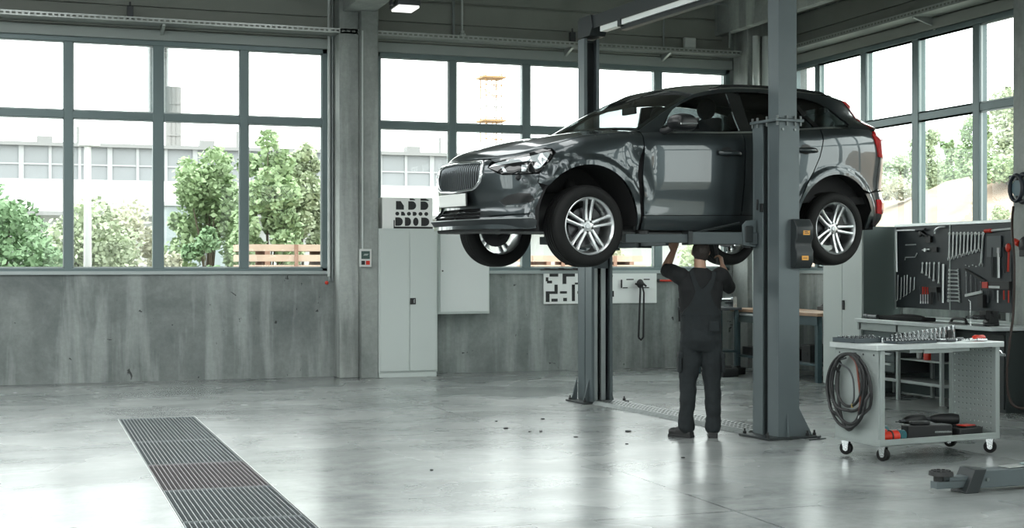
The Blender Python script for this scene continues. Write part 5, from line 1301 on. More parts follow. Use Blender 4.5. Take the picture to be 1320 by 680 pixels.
# ---- wooden-topped workbench under the side window
wd=empty('wooden_workbench',(10.02,16.25,0),0,'wooden-topped workbench with dark blue-grey legs, seen behind the near lift post','workbench')
wood=mat('bench_wood',(.30,.19,.12),.5,noise=.25,nscale=5)
rbox('worktop',(0,0,.895),(.80,2.45,.94),wood,wd)
bl=mat('bench_blue_grey',(.045,.075,.085),.45)
for x in (.04,.70):
    for y in (.06,2.32): rbox('leg',(x,y,0),(x+.07,y+.07,.895),bl,wd)
rbox('apron',(.03,.06,.77),(.06,2.39,.895),bl,wd); rbox('bench_shelf',(.05,.08,.22),(.75,2.36,.25),bl,wd); 
f=rbox('drawer',(.01,1.65,.74),(.50,2.25,.89),cabd,wd); rbox('drawer_handle',(-.005,1.75,.84),(.01,2.15,.87),trt,f)
for k,(y,h,w_) in enumerate(((.35,.24,.22),(.75,.16,.30),(1.3,.20,.25),(1.9,.12,.35))):
    m=MB(); m.box((0,0,0),(.35,w_,h)); m.box((-.006,w_*.25,h*.35),(0,w_*.75,h*.6)); thing('storage_box',m,blk,'black storage box on the low shelf of the wooden workbench, %s one'%('right-most','second from the right','second from the left','left-most')[k],'box','boxes under the wooden workbench',loc=(10.15,16.3+y,.2505),bevel=.008)
m=MB(); m.tube(smooth_path([(0,0,0),(0,.05,.02),(-.02,.12,.0),(-.03,.16,-.12),(-.05,.20,-.30),(-.05,.22,-.405)],5),.007,8); cb_=thing('wall_cable',m,blk,'thin black cable drooping from the white wall socket down to the wooden workbench','cable',loc=(11.12,17.05,1.36))
m=MB(); m.box((-.05,-.16,-.03),(0,.0,.03)); m.sphere((-.03,-.08,.0),(.035,.05,.035),12,8); thing('wall_socket',m,whitep,'white wall socket with plug above the wooden workbench','socket outlet',loc=(11.199,17.05,1.36),bevel=.006)
m=MB(); m.box((-.05,-.08,0),(.06,.10,.06)); m.sphere((0,0,.06),(.045,.06,.035),12,8); thing('bench_charger',m,blk,'small black charger on the wooden workbench below the wall cable','charger',loc=(10.75,17.27,.94),bevel=.01)
# grinder stand in the far corner
gs_=empty('machine_stand',(9.28,18.3,0),0,'dark steel machine stand with chrome bars in the far corner, right of the person','machine stand')
m=MB()
for x,y in ((0,0),(.62,0),(0,.5),(.62,.5)): m.box((x,y,0),(x+.05,y+.05,.92))
m.box((0,0,.30),(.67,.55,.33)); m.build('stand_frame',bl,gs_,bevel=.004)
rbox('stand_top',(-.04,-.03,.92),(.71,.58,.96),darksteel,gs_)
m=MB(); m.cyl((.02,.05,1.08),(.60,.05,1.08),.022); m.cyl((.02,.18,1.06),(.60,.18,1.06),.018); m.box((.0,.0,.96),(.06,.3,1.12)); m.box((.58,.0,.96),(.64,.3,1.12)); m.build('chrome_bars',steel,gs_)
m=MB(); m.lathe([(0,0),(.095,0),(.10,.02),(.10,.50),(.085,.56),(.03,.60),(.03,.64),(0,.64)],24); thing('gas_bottle',m,whitep,'white cylinder bottle standing under the machine stand in the far corner','bottle',loc=(9.62,18.60,.3305))
m=MB(); m.sphere((0,0,.07),(.07,.07,.07),14,8); m.cyl((0,0,0),(0,0,.03),.06); m.cyl((-.13,0,.08),(.13,0,.08),.045,seg=20); thing('bench_grinder',m,darksteel,'dark bench grinder on the machine stand in the far corner','grinder',loc=(9.62,18.73,.96))
for k,(x,y,s_) in enumerate(((9.45,17.70,.9),(9.78,18.02,.7),(9.38,18.06,.6))):
    m=MB(); m.box((-.14*s_,-.10*s_,0),(.14*s_,.10*s_,.14*s_)); m.cyl((-.05,0,.14*s_),(.05,0,.14*s_),.04*s_); thing('tool_case',m,blk,'dark tool case on the floor before the machine stand, '+('nearest','right-hand','left-hand')[k]+' one','tool case','cases by the machine stand',loc=(x,y,0),rz=R(20*k),bevel=.008)
# ---------------------------------------------------------------- along the back wall
def cab_locker():
    r=empty('locker',(4.70,19.08,0),0,'tall pale grey two-door locker against the back wall, beside the concrete column','locker')
    rbox('body',(0,.012,.07),(.86,.50,2.10),cabm,r); rbox('plinth',(.01,.02,0),(.85,.49,.07),cabm,r)
    rbox('door',(.022,-.006,.09),(.444,.012,2.075),cabm,r,bevel=.004); d=rbox('door',(.449,-.006,.09),(.838,.012,2.075),cabm,r,bevel=.004)
    h=rbox('door_handle',(.452,-.018,1.03),(.535,-.006,1.12),blk,d); m=MB(); m.box((.50,-.030,1.045),(.512,-.018,1.105)); m.build('latch',steel,d)
    return r
cab_locker()
hc=empty('wall_cabinet',(5.62,19.26,.88),0,'pale grey cabinet hung on the back wall under the window, right of the tall locker','wall cabinet')
rbox('body',(0,.012,0),(.78,.335,1.24),cabm,hc); f=rbox('door',(.03,-.004,.03),(.765,.012,1.215),mat('cabinet_pale',(.60,.64,.63),.4),hc); m=MB(); m.cyl((.065,-.012,.62),(.065,-.004,.62),.012,seg=12); m.build('door_lock',blk,f)
# box with black printed shapes on the locker
bx_=empty('printed_box',(4.77,19.16,2.10),0,'white box printed with rows of rounded black shapes, on top of the tall locker','box')
rbox('carton',(0,0,0),(.74,.34,.44),mat('carton_white',(.75,.77,.75),.6),bx_,bevel=.003)
m=MB(RT((0,-.0035,0)))
def glyph(x,z,w_,h,kind):
    T=RT((x,0,z),rx=R(90))
    if kind==0: m.prism([(0,0),(w_*.5,0)]+[(w_*.5+w_*.5*math.sin(a),h/2-h/2*math.cos(a)) for a in np.linspace(0,math.pi,8)][1:-1]+[(w_*.5,h),(0,h)],-.003,0,M=T)
    elif kind==1: m.prism([(0,0),(w_,0),(w_,h*.45),(w_*.6,h),(0,h)],-.003,0,M=T)
    else: m.prism([(w_*.5+w_*.5*math.cos(a),h*.5+h*.5*math.sin(a)) for a in np.linspace(0,2*math.pi,14,endpoint=False)],-.003,0,M=T)
for i,x in enumerate((.20,.38,.56)): glyph(x,.27,.115,.12,(1,0,0)[i])
for i in range(6): glyph(.19+i*.085,.185,.058,.055,(2,1,2,0,2,2)[i])
for i,(x,w_) in enumerate(((.19,.11),(.33,.09),(.45,.08),(.57,.12))): glyph(x,.04,w_,.12,(0,0,2,0)[i])
m.box((.165,-.001,.0),(.74,.0015,.030)); m.box((.165,-.001,.0),(.18,.0015,.12)); glyph(.40,.405,.08,.025,1); glyph(.56,.40,.12,.03,1)
m.build('printed_shapes',blk,bx_)
# white boards with black cut shapes
def wallboard(x0,x1,z0,z1,label): 
    r=empty('stencil_board',(x0,Y1-.03,z0),0,label,'board'); rbox('panel',(0,0,0),(x1-x0,.028,z1-z0),mat('board_white',(.76,.79,.78),.5),r); return r
b1=wallboard(7.36,8.05,1.00,1.485,'white board with black angular shapes on the back wall, partly behind the far lift post')
m=MB()
for x0,z0,x1,z1 in ((.03,.34,.07,.40),(.05,.31,.13,.35),(.09,.41,.23,.455),(.30,.30,.36,.455),(.36,.41,.50,.455),(.03,.03,.09,.19),(.09,.15,.22,.19),(.17,.19,.22,.29),(.12,.035,.22,.08),(.26,.155,.37,.19),(.31,.04,.37,.09),(.45,.04,.50,.29),(.50,.29,.56,.32),(.54,.15,.62,.19)): m.box((x0,-.004,z0),(x1,.0,z1))
m.build('black_shapes',blk,b1,bevel=.0)
b2=wallboard(8.42,9.22,1.00,1.47,'white board with a small bracket on the back wall, right of the far lift post')
m=MB()
for x0,z0,x1,z1 in ((.0,.02,.05,.05),(.05,.10,.08,.19),(.02,.19,.05,.27),(.02,.40,.06,.43)): m.box((x0,-.004,z0),(x1,.0,z1))
m.build('black_shapes',blk,b2)
rbox('bracket_plate',(.20,-.02,.235),(.68,-.004,.37),mat('board_white',(.76,.79,.78),.5),b2)
m=MB(); 
for x0,z0,x1,z1 in ((.19,.235,.21,.36),(.22,.23,.30,.245),(.28,.355,.40,.372),(.57,.355,.67,.372),(.55,.23,.66,.245)): m.box((x0,-.026,z0),(x1,-.016,z1))
m.build('bracket_slots',blk,b2)
sl_=MB(); sl_.tube([(0,0,0),(.0,-.005,-.10),(-.03,-.005,-.80)],.016,8); sl_.tube([(0.03,0,0),(.06,-.005,-.12),(.05,-.005,-.80)],.014,8); sl_.tube([(-.03,-.005,-.80),(.01,-.005,-.84),(.05,-.005,-.80)],.016,8); sl_.sphere((.0,0,.02),(.06,.03,.07),14,8); sl_.tube([(-.08,0,.02),(-.03,0,.0),(.02,0,.05),(.10,0,-.02)],.016,8)
thing('hanging_strap',sl_,blk,'black strap looped over a peg, hanging from the white bracket board','strap',loc=(8.90,Y1-.12,1.28))
hm=MB(); hm.tube([(0,0,0),(.30,0,0)],.017,10); o=thing('hammer',hm,redp,'red-handled hammer lying level on wall pegs, left of the person','hammer',loc=(9.24,Y1-.05,1.345))
m=MB(); m.cyl((.30,0,-.015),(.46,0,-.015),.024); m.sphere((.0,0,0),(.03,.02,.03),10,6); m.build('hammer_head',blk,o)
hm=MB(); hm.tube([(0,0,0),(0,0,-.26)],.007,8); o=thing('long_screwdriver',hm,darksteel,'long dark screwdriver hanging handle-down on the wall beside the person','screwdriver',loc=(9.60,Y1-.05,1.33))
m=MB(); m.cyl((0,0,-.26),(0,0,-.62),.020,seg=12); m.build('handle',blk,o)
for k in range(9):
    m=MB(); w_=.03+.012*(k%3); m.box((-w_,-.015,0),(w_,.015,.018+.008*((k*2)%3))); thing('wall_peg',m,blk,ORD[k]+' from the left of the small black fittings under the window sill','fitting','row of black fittings under the sill',loc=(7.33+k*.075,Y1-.055,1.505))
# thermostat box, conduits, taps
ts=empty('wall_control_box',(4.505,19.10,1.56),0,'small white control box with dark display on the concrete column','control box')
rbox('housing',(-.085,-.05,0),(.085,0,.25),mat('box_white',(.55,.57,.56),.5),ts); rbox('display',(-.06,-.054,.11),(.06,-.05,.22),mat('display_dark',(.06,.10,.09),.2),ts,bevel=0)
m=MB(); m.box((-.06,-.054,.03),(-.01,-.05,.085)); m.build('dark_key',blk,ts); m=MB(); m.box((.005,-.054,.03),(.06,-.05,.085)); m.build('red_key',redp,ts); m=MB(); m.box((-.03,-.056,.16),(.03,-.054,.166)); m.box((-.02,-.056,.175),(.04,-.054,.181)); m.build('display_marks',whitep,ts)
def pipe(pts,r,mm,label,cat='pipe',group=None,name='conduit_pipe'):
    base=Vector(pts[0]); m=MB(); m.tube([Vector(p)-base for p in pts],r,10); return thing(name,m,mm,label,cat,group,loc=tuple(base))
wpipe=mat('pipe_white',(.50,.54,.53),.4)
gpipe=mat('pipe_grey',(.24,.27,.27),.4,.3)
pipe([(4.47,19.085,1.81),(4.47,19.085,4.86)],.011,wpipe,'thin pale conduit rising from the control box up the column')
pipe([(4.09,19.55,1.42),(4.09,19.55,5.6)],.022,wpipe,'white vertical pipe left of the concrete column')
pipe([(4.145,19.56,1.36),(4.145,19.56,5.6)],.014,gpipe,'thin grey vertical pipe between the white pipe and the column')
m=MB(); m.tube([(0,0,.06),(0,-.03,.0),(-.04,-.06,-.02)],.018,8); t_=thing('wall_tap',m,gpipe,'small tap with a red knob below the white pipe, left of the column','tap',loc=(4.09,19.53,1.36))
m=MB(); m.sphere((-.05,-.07,-.025),.028,12,8); m.build('red_knob',redp,t_)
pipe([(5.93,19.52,5.70),(5.93,19.52,4.91)],.022,gpipe,'grey vertical conduit above the window, left of the bulkhead light')
pipe([(6.06,19.52,5.70),(6.06,19.52,5.01)],.016,wpipe,'pale vertical conduit feeding the small bulkhead light')
m=MB(); m.cyl((0,0,0),(0,0,.05),.03); m.sphere((0,0,-.01),(.05,.05,.035),14,8); thing('bulkhead_light',m,whitep,'small white light fitting at the foot of the pale conduit above the window','light',loc=(6.06,19.50,4.96))
# cable trays
def cable_tray(name,a,b,axis,label):
    L=b-a; m=MB(); n=int(L/.075)
    def P(t,u,z): return (t,u,z) if axis=='x' else (u,t,z)
    def bx(t0,t1,u0,u1,z0,z1):
        p=P(t0,u0,z0); q=P(t1,u1,z1); m.box([min(p[i],q[i]) for i in range(3)],[max(p[i],q[i]) for i in range(3)])
    bx(0,L,0,.30,0,.004)
    for u in (0,.298):
        bx(0,L,u,u+.003,0,.022); bx(0,L,u,u+.003,.048,.068)
        for k in range(n+1): bx(k*.075,k*.075+.028,u,u+.003,.022,.048)
    return m
m=cable_tray('c',-7.0,10.5,'x',''); ct_=m.build('cable_tray',galv,None); ct_.location=(-7.0,19.22,4.83); tag(ct_,'long galvanised perforated cable tray above the back wall windows','cable tray')
m=cable_tray('c',-6,18.8,'y',''); ct2=m.build('cable_tray',galv,None); ct2.location=(10.82,-6,4.80); tag(ct2,'galvanised perforated cable tray above the windows of the right wall','cable tray')
def tray_brackets(parent,spots,axis):
    for t in spots:
        m=MB(); 
        if axis=='x': m.prism([(0,0),(-.34,0),(-.34,-.02),(0,-.12)],-.02,.02,M=RT((t,.375,-.001),rz=R(90))@Matrix.Rotation(R(90),4,'X')) ; m.box((t-.025,.355,-.16),(t+.025,.375,.20))
        else: m.prism([(0,0),(-.34,0),(-.34,-.02),(0,-.12)],-.02,.02,M=RT((.375,t,-.001))@Matrix.Rotation(R(90),4,'X')); m.box((.355,t-.025,-.16),(.375,t+.025,.20))
        m.build('tray_bracket',galv,parent)
tray_brackets(ct_,[8.78,14.7,16.3,4.0],'x'); tray_brackets(ct2,[21.3,19.2,17.0],'y')
for k,(x,y,z) in enumerate(((1.35,19.40,4.905),(7.75,19.40,4.905),)):
    m=MB(); m.box((-.04,-.04,0),(.04,.04,.16)); m.cyl((0,0,.16),(0,0,.22),.015,seg=8); thing('junction_box',m,darksteel,('small dark box on the cable tray above the left window','small dark box on the cable tray left of the far lift post')[k],'junction box',loc=(x,y,z),bevel=.005)
m=MB(); m.box((-.10,-.04,0),(.10,.04,.17)); thing('junction_box',m,whitep,'white junction box above the cable tray near the far corner','junction box',loc=(9.72,19.45,4.93),bevel=.02)
m=MB(); m.box((-.035,-.05,0),(.035,.05,.12)); thing('junction_box',m,darksteel,'small dark box above the right-hand cable tray','junction box',loc=(11.15,15.2,5.02),bevel=.005)
pipe(smooth_path([(9.30,19.48,4.92),(9.30,19.48,5.50),(9.36,19.48,5.58),(10.1,19.2,5.60),(10.2,19.15,5.58),(10.24,19.12,5.45),(10.24,19.12,4.92)],4),.014,gpipe,'bent grey conduit looping over the far right corner')
for k,x in enumerate((10.62,10.80,11.0)):
    pipe([(x-.0,18.98,.0),(x,18.98,5.1)],.055+.012*(k%2),wpipe,'tall pale pipe in the far right corner, '+('left','middle','right')[k]+' one of three','pipe','pipes in the far corner')
# lamp under the cross beam
cl=empty('ceiling_lamp',(4.85,18.2,5.02),0,'square white ceiling lamp beside the concrete cross beam','lamp')
m=MB(); m.box((-.16,-.22,.03),(.16,.22,.10)); m.build('housing',darksteel,cl,bevel=.006)
m=MB(); m.box((-.14,-.20,0),(.14,.20,.03)); m.build('diffuser',mat('lamp_white',(.8,.82,.8),.4,emit=(1,1,.97),estr=1.2),cl,bevel=.004)
m=MB(); m.box((-.22,-.03,.05),(-.14,.03,.09)); m.box((-.21,-.05,.05),(-.189,.05,.30)); m.build('lamp_bracket',darksteel,cl)
# box on the column at the very left of the beam (dark gap)
# ---- hose reel and hose on the pillar at the right edge
hr=empty('wall_reel',(10.22,12.42,2.42),0,'dark blue-black hose reel on the grey pillar at the right edge','hose reel')
m=MB(); m.tube([(0,.11*math.cos(a),.15*math.sin(a)) for a in np.linspace(0,2*math.pi,24,endpoint=False)],.028,10,closed=True); m.tube([(-.10,.10*math.cos(a),.14*math.sin(a)) for a in np.linspace(0,2*math.pi,24,endpoint=False)],.022,10,closed=True); m.box((-.03,.08,.09),(.03,.20,.15)); m.build('reel_frame',mat('reel_blue_black',(.012,.018,.028),.35),hr)
m=MB(); m.cyl((-.09,0,0),(.06,0,0),.085,seg=24); m.build('reel_drum',mat('reel_blue',(.10,.17,.20),.4),hr)
m=MB(); m.box((.03,-.05,-.05),(.075,.05,.05)); m.build('reel_mount',darksteel,hr)
pipe(smooth_path([(10.12,12.46,2.22),(10.02,12.36,2.0),(9.92,12.20,1.6),(9.90,12.19,1.1),(9.84,12.17,.80),(9.82,12.19,.50),(9.83,12.19,.25),(9.88,12.15,.10),(9.98,12.05,.10),(10.08,11.92,.3)],6),.014,mat('hose_brown_black',(.03,.016,.012),.45),'dark hose hanging in a long loop in front of the pillar at the right edge','hose',name='hanging_hose')
m=MB(); m.sphere((0,0,0),(.05,.09,.10),14,8); m.box((-.04,-.05,-.12),(.04,.05,.02)); o=thing('impact_gun',m,blk,'black tool with red cap hanging on the pillar below the hose reel','air tool',loc=(10.24,12.42,1.80),bevel=.008)
m=MB(); m.cyl((-.02,.07,.02),(-.02,.15,.05),.035,seg=14); m.build('red_cap',redp,o)

# ---- floor drain grating: five panels along the channel
gm=mat('grating_steel',(.30,.33,.34),.38,.75)
for k,(a,b,mm) in enumerate(((12.98,14.92,0),(11.45,12.96,0),(10.12,11.43,1),(8.85,10.10,0),(7.45,8.83,0),(6.05,7.43,0))):
    r=empty('drain_grate',(.925,a,0),0,'steel drain grating panel in the floor, '+('farthest from the camera','second from the far end','third from the far end, slightly rusty','fourth from the far end','second nearest','nearest, at the bottom edge')[k],'drain grate','drain grating panels'); w_=.76; L=b-a
    m=MB(); n=23
    for i in range(n+1): x=.004+i*(w_-.012)/n; m.box((x,0,-.030),(x+.0045,L,0))
    m.box((.003,0,-.03),(w_-.003,.006,0)); m.box((.003,L-.006,-.03),(w_-.003,L,0))
    m.build('bearing_bars',mat('grating_rust',(.30,.29,.30),.45,.6) if mm else gm,r)
    m=MB(); q=int(L/.033)
    for i in range(q+1): y=i*(L-.004)/q; m.box((.004,y,-.016),(w_-.003,y+.004,-.006))
    o=m.build('cross_bars',mat('cross_rust',(.14,.13,.135),.6,.4) if mm else mat('cross_steel',(.14,.16,.165),.5,.5),r); o['kind']='stuff'
m=MB(); m.box((.912,6,-.002),(.922,14.945,.002)); m.box((1.688,6,-.002),(1.698,14.945,.002)); m.box((.912,14.935,-.002),(1.698,14.945,.002)); structure(m.build('trim_10',galv))
m=MB(); m.box((.90,6,-.155),(1.70,14.94,-.15)); m.box((.921,6,-.15),(.924,14.93,0)); m.box((1.686,6,-.15),(1.689,14.93,0)); structure(m.build('trim_11',mat('channel_dark',(.02,.023,.024),.8)))
# bits of debris on the floor
random.seed(11)
for k,(px,py,s_) in enumerate(((652,552,.03),(697,556,.022),(700,540,.02),(742,563,.025),(808,572,.02),(810,556,.03),(880,590,.02),(683,556,.015),(640,543,.014),(556,606,.016))):
    p=plane_z(px,py); m=MB(); n=7; m.prism([(s_*(.6+.6*random.random())*math.cos(2*math.pi*i/n),s_*(.6+.5*random.random())*math.sin(2*math.pi*i/n)) for i in range(n)],0,.006+.006*random.random())
    thing('debris_chip',m,blk,'small dark chip of debris on the floor left of the person','debris','chips of debris on the floor',loc=(p[0],p[1],.0005))
m=MB(); m.prism([(-.10,-.02),(.02,-.025),(.11,-.01),(.09,.02),(-.05,.03)],0,.008); m.cyl((.03,0,.008),(.03,0,.03),.015,seg=8); thing('metal_offcut',m,darksteel,'flat dark metal offcut on the floor left of the trolley','offcut',loc=plane_z(1052,566)[:2]+(.0005,),rz=R(10))
# ---------------------------------------------------------------- outside, colours paled to stand in for haze
grnd=mat('yard_gravel',(.20,.20,.17),.9,noise=.15,nscale=.4)
m=MB(); m.box((-90,Y1+.35,-.45),(160,190,-.35)); m.box((X1+.35,-60,-.45),(190,Y1+.35,-.35)); m.box((-90,-60,-.45),(X0-.35,Y1+.35,-.35)); m.box((X0-.35,-60,-.45),(X1+.35,Y0-.35,-.35)); o=m.build('yard_ground',grnd); o['kind']='structure'
# factory hall
GZ=-.35
fb=empty('factory_building',(-14,60,GZ),0,'long pale factory building with a grey glazed band across the street','building')
m=MB(); m.box((0,0,0),(46.5,18,4.0)); m.build('lower_wall',mat('factory_white',(.45,.46,.45),.8),fb)
m=MB(); m.box((0,-1.2,4.0),(46.5,18,5.35)); m.build('canopy',mat('factory_bright',(.60,.61,.60),.8),fb)
m=MB(); m.box((0,-.2,5.35),(46.5,18,6.75)); wbnd=m.build('glazed_band',mat('band_grey',(.22,.23,.24),.6,noise=.08,nscale=.3),fb)
m=MB(); 
for i in range(40): m.box((i*1.15,-.26,5.35),(i*1.15+(.12 if i%3 else .2),-.2,6.75))
m.box((0,-.25,5.98),(46.5,-.2,6.05)); m.build('band_mullions',mat('mullion_grey',(.32,.325,.33),.6),fb)
m=MB(); m.box((-.2,-.4,6.75),(46.7,18.2,6.9)); m.build('roof_edge',mat('roof_dark',(.24,.24,.24),.7),fb)
m=MB(); m.box((0,-1.3,3.9),(46.5,-1.15,4.06)); m.build('canopy_edge',mat('roof_dark',(.24,.24,.24),.7),fb)
m=MB()
for x in (3,8.5,14.5,21,30): m.box((x,-.3,6.9),(x+.6,.3,7.15)); m.cyl((x+1.6,0,6.9),(x+1.6,0,7.6),.06,seg=6)
m.build('roof_vents',mat('roof_dark',(.24,.24,.24),.7),fb)
a=plane_y(215,110,90); b=plane_y(232,110,90)
m=MB(); 
for k in range(3): x=(b[0]-a[0])/3*(k+.5); m.cyl((x,0,0),(x,0,13.1),.21,seg=12)
for z in range(1,13): m.box((-.02,-.25,z),(b[0]-a[0]+.02,.25,z+.08))
thing('chimney_stack',m,mat('stack_grey',(.24,.235,.23),.7),'slim grey banded chimney stack rising behind the factory','chimney',loc=(a[0],90,GZ))
a=plane_y(626,90,95); b=plane_y(647,90,95); w_=b[0]-a[0]
tw=empty('lattice_tower',(a[0],95,GZ),0,'orange and white lattice tower seen through the middle window','tower')
for s_,(mm) in enumerate((mat('mast_white',(.30,.29,.27),.7),mat('mast_orange',(.38,.22,.10),.7))):
    m=MB()
    for k in range(20):
        z0=k*.78
        if (k//2)%2!=s_: continue
        for x,y in ((0,0),(w_,0),(0,w_),(w_,w_)): m.cyl((x,y,z0),(x,y,z0+.78),.05,seg=6)
        m.cyl((0,0,z0),(w_,0,z0+.78),.03,seg=5); m.cyl((w_,w_,z0),(0,w_,z0+.78),.03,seg=5); m.cyl((0,0,z0),(w_,0,z0),.035,seg=5)
        if k%4==3: m.box((-.25,-.25,z0+.5),(w_+.25,w_+.25,z0+.62))
    m.build('mast_section',mm,tw)
p=plane_y(113,188,30.5)
m=MB(); m.cyl((0,0,0),(0,0,p[2]-GZ),.10,.07,seg=12); m.box((-.18,-.1,p[2]-GZ),(.25,.1,p[2]-GZ+.05)); thing('street_lamp',m,mat('pole_white',(.5,.5,.5),.5),'slim white lamp post outside the left window','lamp post',loc=(p[0],30.5,GZ))
p=plane_y(215,265,44); q=plane_y(291,320,44)
m=MB(); m.box((0,0,0),(q[0]-p[0],3,p[2]-GZ-.0)); o=thing('shed',m,mat('shed_pale',(.26,.30,.31),.7),'pale low shed behind the tree outside the left window','shed',loc=(p[0],44,GZ)); m=MB(); m.box((-.1,-.1,p[2]-GZ),(q[0]-p[0]+.1,3.1,p[2]-GZ+.12)); m.build('shed_roof',mat('shed_roof',(.35,.37,.37),.7),o)
# timber stacks
timb=mat('timber',(.55,.40,.31),.8,noise=.12,nscale=2)
def timber(x,y,z,L,rows,label):
    r=empty('timber_stack',(x,y,z),0,label,'timber stack'); 
    for i in range(rows):
        m=MB(); 
        for j in range(6): m.box((0,j*.2,i*.20),(L-.08*((i+j)%3),j*.2+.17,i*.20+.13))
        m.build('board_layer',timb,r)
    m=MB()
    for i in range(rows-1):
        for k in range(4): m.box((L*(k+.4)/4,0,i*.20+.13),(L*(k+.4)/4+.1,1.2,i*.20+.20))
    m.box((L*.23,-.03,0),(L*.23+.07,0,rows*.2-.07)); m.box((L*.70,-.03,0),(L*.70+.07,0,rows*.2-.07)); m.build('spacers',mat('timber_dark',(.30,.17,.12),.8),r); return r
a=plane_y(312,307,27)
timber(a[0],27,GZ,4.4,12,'stack of pale orange timber boards outside the left window')
a=plane_y(690,316,28); timber(a[0],28,GZ,2.6,11,'stack of pinkish timber boards seen below the raised front bumper')
# planting, leaf colours lightened to imitate the haze
def leafmat(name,c): return mat(name,c,.75,noise=.35,nscale=1.5)
LG=[leafmat('leaf_deep',(.20,.31,.17)),leafmat('leaf_mid',(.31,.41,.23)),leafmat('leaf_pale',(.42,.48,.33)),leafmat('leaf_dry',(.50,.50,.39))]
barkm=mat('bark',(.10,.08,.06),.9)
def foliage(name,x,y,w,h,mm,label,cat,n=2600,ls=.16,trunk=.25,clumps=14,shape='round',dd=None,group=None,z=GZ):
    rng=random.Random(hash(label)%9999 if False else len(label)*31+int(x*7)); r=empty(name,(x,y,z),0,label,cat,group)
    vs=[];fs=[]; cl=[]; D_=dd or w*.8; zb=h*trunk
    for _ in range(clumps):
        t=rng.random()
        if shape=='poplar': cx=rng.uniform(-.28,.28)*w; cz=zb+(h-zb)*t; rr=w*.30*(1.15-t*.7); cr=(rr,rr*.9,rr*1.5)
        elif shape=='bush': a_=rng.uniform(0,math.pi); q_=rng.uniform(.2,1.0)**.7; cx=math.cos(a_)*w*.42*q_; cz=zb+(h-zb)*(.12+.66*math.sin(a_)*q_); rr=w*.17*rng.uniform(.7,1.25); cr=(rr,rr,rr*.75)
        else: a_=rng.uniform(-.3,math.pi+.3); q_=rng.uniform(.1,1.0)**.6; cx=math.cos(a_)*w*.42*q_; cz=zb+(h-zb)*(.40+.44*math.sin(a_)*q_); rr=w*.17*rng.uniform(.7,1.3); cr=(rr,rr,rr*.8)
        cl.append((cx,rng.uniform(-.4,.4)*D_,min(cz,h-cr[2]*.8),cr))
    zt=max(c[2]+c[3][2] for c in cl); xl=min(c[0]-c[3][0] for c in cl); xr=max(c[0]+c[3][0] for c in cl); kz=h/zt; kx=w/(xr-xl); xo=-(xl+xr)/2
    cl=[((c[0]+xo)*kx,c[1],c[2]*kz,(c[3][0]*kx,c[3][1],c[3][2]*kz)) for c in cl]
    for _ in range(n):
        cx,cy,cz,cr=cl[rng.randrange(len(cl))]; a_=rng.uniform(0,2*math.pi); b_=math.acos(rng.uniform(-1,1)); q_=rng.random()**.30
        p=Vector((cx+cr[0]*q_*math.sin(b_)*math.cos(a_),cy+cr[1]*q_*math.sin(b_)*math.sin(a_),max(cz+cr[2]*q_*math.cos(b_),.03)))
        u=Vector((rng.uniform(-1,1),rng.uniform(-1,1),rng.uniform(-.6,.6))).normalized(); v_=u.orthogonal().normalized()
        v_=(v_*math.cos(a_)+u.cross(v_)*math.sin(a_)); s_=ls*rng.uniform(.6,1.4); k=len(vs)
        vs+=[tuple(p-u*s_*.5),tuple(p+v_*s_*.35),tuple(p+u*s_*.6),tuple(p-v_*s_*.35)]; fs.append((k,k+1,k+2,k+3))
    me=bpy.data.meshes.new('foliage'); me.from_pydata(vs,[],fs); me.update(); link('foliage',me,mm,r)
    m=MB(); m.tube(smooth_path([(0,0,0),(w*.02,0,h*.3),(-w*.02,0,h*.62)],4),0,8,rad=[max(w*.03,.04)*(1-.6*i/8) for i in range(9)])
    for (cx,cy,cz,cr) in cl[:7]: m.tube([(0,0,h*.2),(cx*.5,cy*.5,(h*.3+cz)/2),(cx,cy,cz)],0,6,rad=[w*.014,w*.010,w*.004])
    m.build('trunk',barkm,r); return r
def at(px,Y): return plane_y(px,300,Y)[0]
def hh(px,py,Y): return plane_y(px,py,Y)[2]-GZ
def wid(p0,p1,Y): return at(p1,Y)-at(p0,Y)
foliage('dense_bush',at(5,29),29,wid(-90,100,29),hh(10,225,29),LG[0],'dark green rounded bush at the far left of the left window','bush',8000,.12,.0,40,'bush')
foliage('dense_bush',at(115,33),33,wid(50,215,33),hh(130,252,33),LG[2],'pale olive bush behind the white lamp post','bush',9000,.12,.0,44,'bush')
foliage('dense_bush',at(165,38),38,wid(120,235,38),hh(160,255,38),LG[3],'dry yellowish bush right of the lamp post','bush',6500,.13,.0,36,'bush')
foliage('leafy_tree',at(270,33),33,wid(215,335,33),hh(280,190,33),LG[1],'tall green tree in the third pane of the left window','tree',9000,.13,.08,44)
foliage('dense_bush',at(262,30),30,wid(232,302,30),hh(262,292,30),LG[0],'dark green shrub at the foot of the tall tree','bush',2800,.12,.0,18,'bush')
foliage('leafy_tree',at(345,31),31,wid(300,400,31),hh(335,168,31),LG[1],'tall bright green tree behind the timber stack','tree',9000,.13,.08,44)
foliage('leafy_tree',at(390,32),32,wid(348,424,32),hh(392,182,32),LG[2],'pale green tree at the right end of the left window','tree',8000,.13,.08,40)
foliage('dense_bush',at(770,34),34,wid(735,815,34),hh(770,318,34),LG[3],'pale dry shrub seen under the car left of the person','bush',1800,.12,.0,12,'bush')
foliage('dense_bush',at(850,33),33,wid(800,900,33),hh(850,312,33),LG[2],'pale green shrub seen under the car behind the person','bush',2600,.12,.0,16,'bush')
foliage('dense_bush',at(210,27.5),27.5,wid(190,245,27.5),hh(210,322,27.5),LG[3],'low dry grass tuft near the sill in the third window pane','bush',1200,.10,.0,10,'bush')
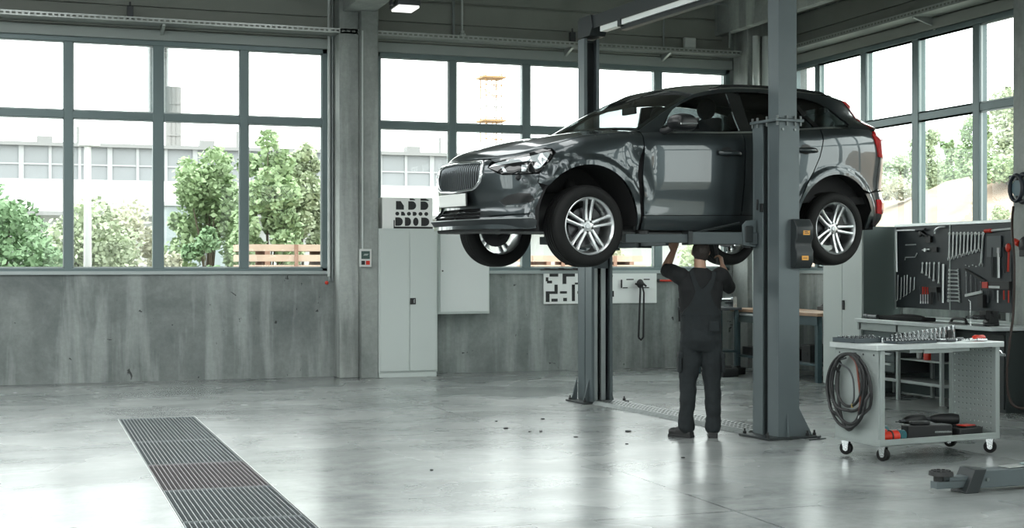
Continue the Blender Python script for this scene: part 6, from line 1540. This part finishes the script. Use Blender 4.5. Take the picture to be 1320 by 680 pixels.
# bank of earth and trees to the right
def bx_(px,X): return plane_x(px,300,X)[1]
m=MB(); nx,ny=50,20; vs=[];fs=[]
rng=random.Random(3)
for i in range(nx+1):
    for j in range(ny+1):
        y=-20+i*(130/nx); t=j/ny; x=52+t*40
        z=GZ+ (8.6+.5*math.sin(y*.10)+.7*math.sin(y*.33+2))*sst(0,.55,t)+.25*rng.uniform(-1,1)*(0 if j==0 else 1)
        vs.append((x,y,z))
fs=[(i*(ny+1)+j,(i+1)*(ny+1)+j,(i+1)*(ny+1)+j+1,i*(ny+1)+j+1) for i in range(nx) for j in range(ny)]
me=bpy.data.meshes.new('earth_bank'); me.from_pydata(vs,[],fs)
for p in me.polygons: p.use_smooth=True
eb=link('earth_bank',me,mat('earth_bank',(.36,.27,.21),.95,noise=.35,nscale=.25)); tag(eb,None,None,None,'structure')
def hx(px,py,X): return plane_x(px,py,X)[2]
def tr(px,w_,py,X,mm,label,shape,n=3000,ls=.3,zb=None,kind='tree'):
    y=bx_(px,X); zb=GZ if zb is None else zb
    foliage('poplar_tree' if shape=='poplar' else ('leafy_tree' if kind=='tree' else 'dense_bush'),X,y,w_,hx(px,py,X)-zb,mm,label,kind,n,ls,.06,26,shape,z=zb)
BK=7.6
tr(1258,3.4,146,78,LG[1],'slim upright poplar in the middle of the side window','poplar',5000,.3,BK)
tr(1226,2.0,180,80,LG[1],'small slim poplar left of the middle poplar','poplar',2400,.3,BK)
tr(1298,4.4,112,76,LG[2],'tallest pale poplar at the right end of the side window','poplar',6000,.32,BK)
tr(1192,3.6,165,80,LG[2],'pale poplar just right of the tail lamp','poplar',4000,.32,BK)
tr(1162,5.5,196,82,LG[2],'pale round tree right of the car tail','round',3200,.34,BK)
tr(1212,6.0,213,84,LG[2],'low pale tree crown on the bank','bush',3000,.34,BK)
tr(1300,6.5,196,70,LG[1],'dark broad tree low in the right-hand pane','bush',3600,.3,BK)
tr(1295,3.2,262,55,LG[2],'light green shrub at the foot of the bank','bush',2200,.2,GZ+1.2,'bush')
tr(1140,4.6,226,66,LG[3],'dry shrub on the bank beside the car tail','bush',2400,.26,BK-.8,'bush')
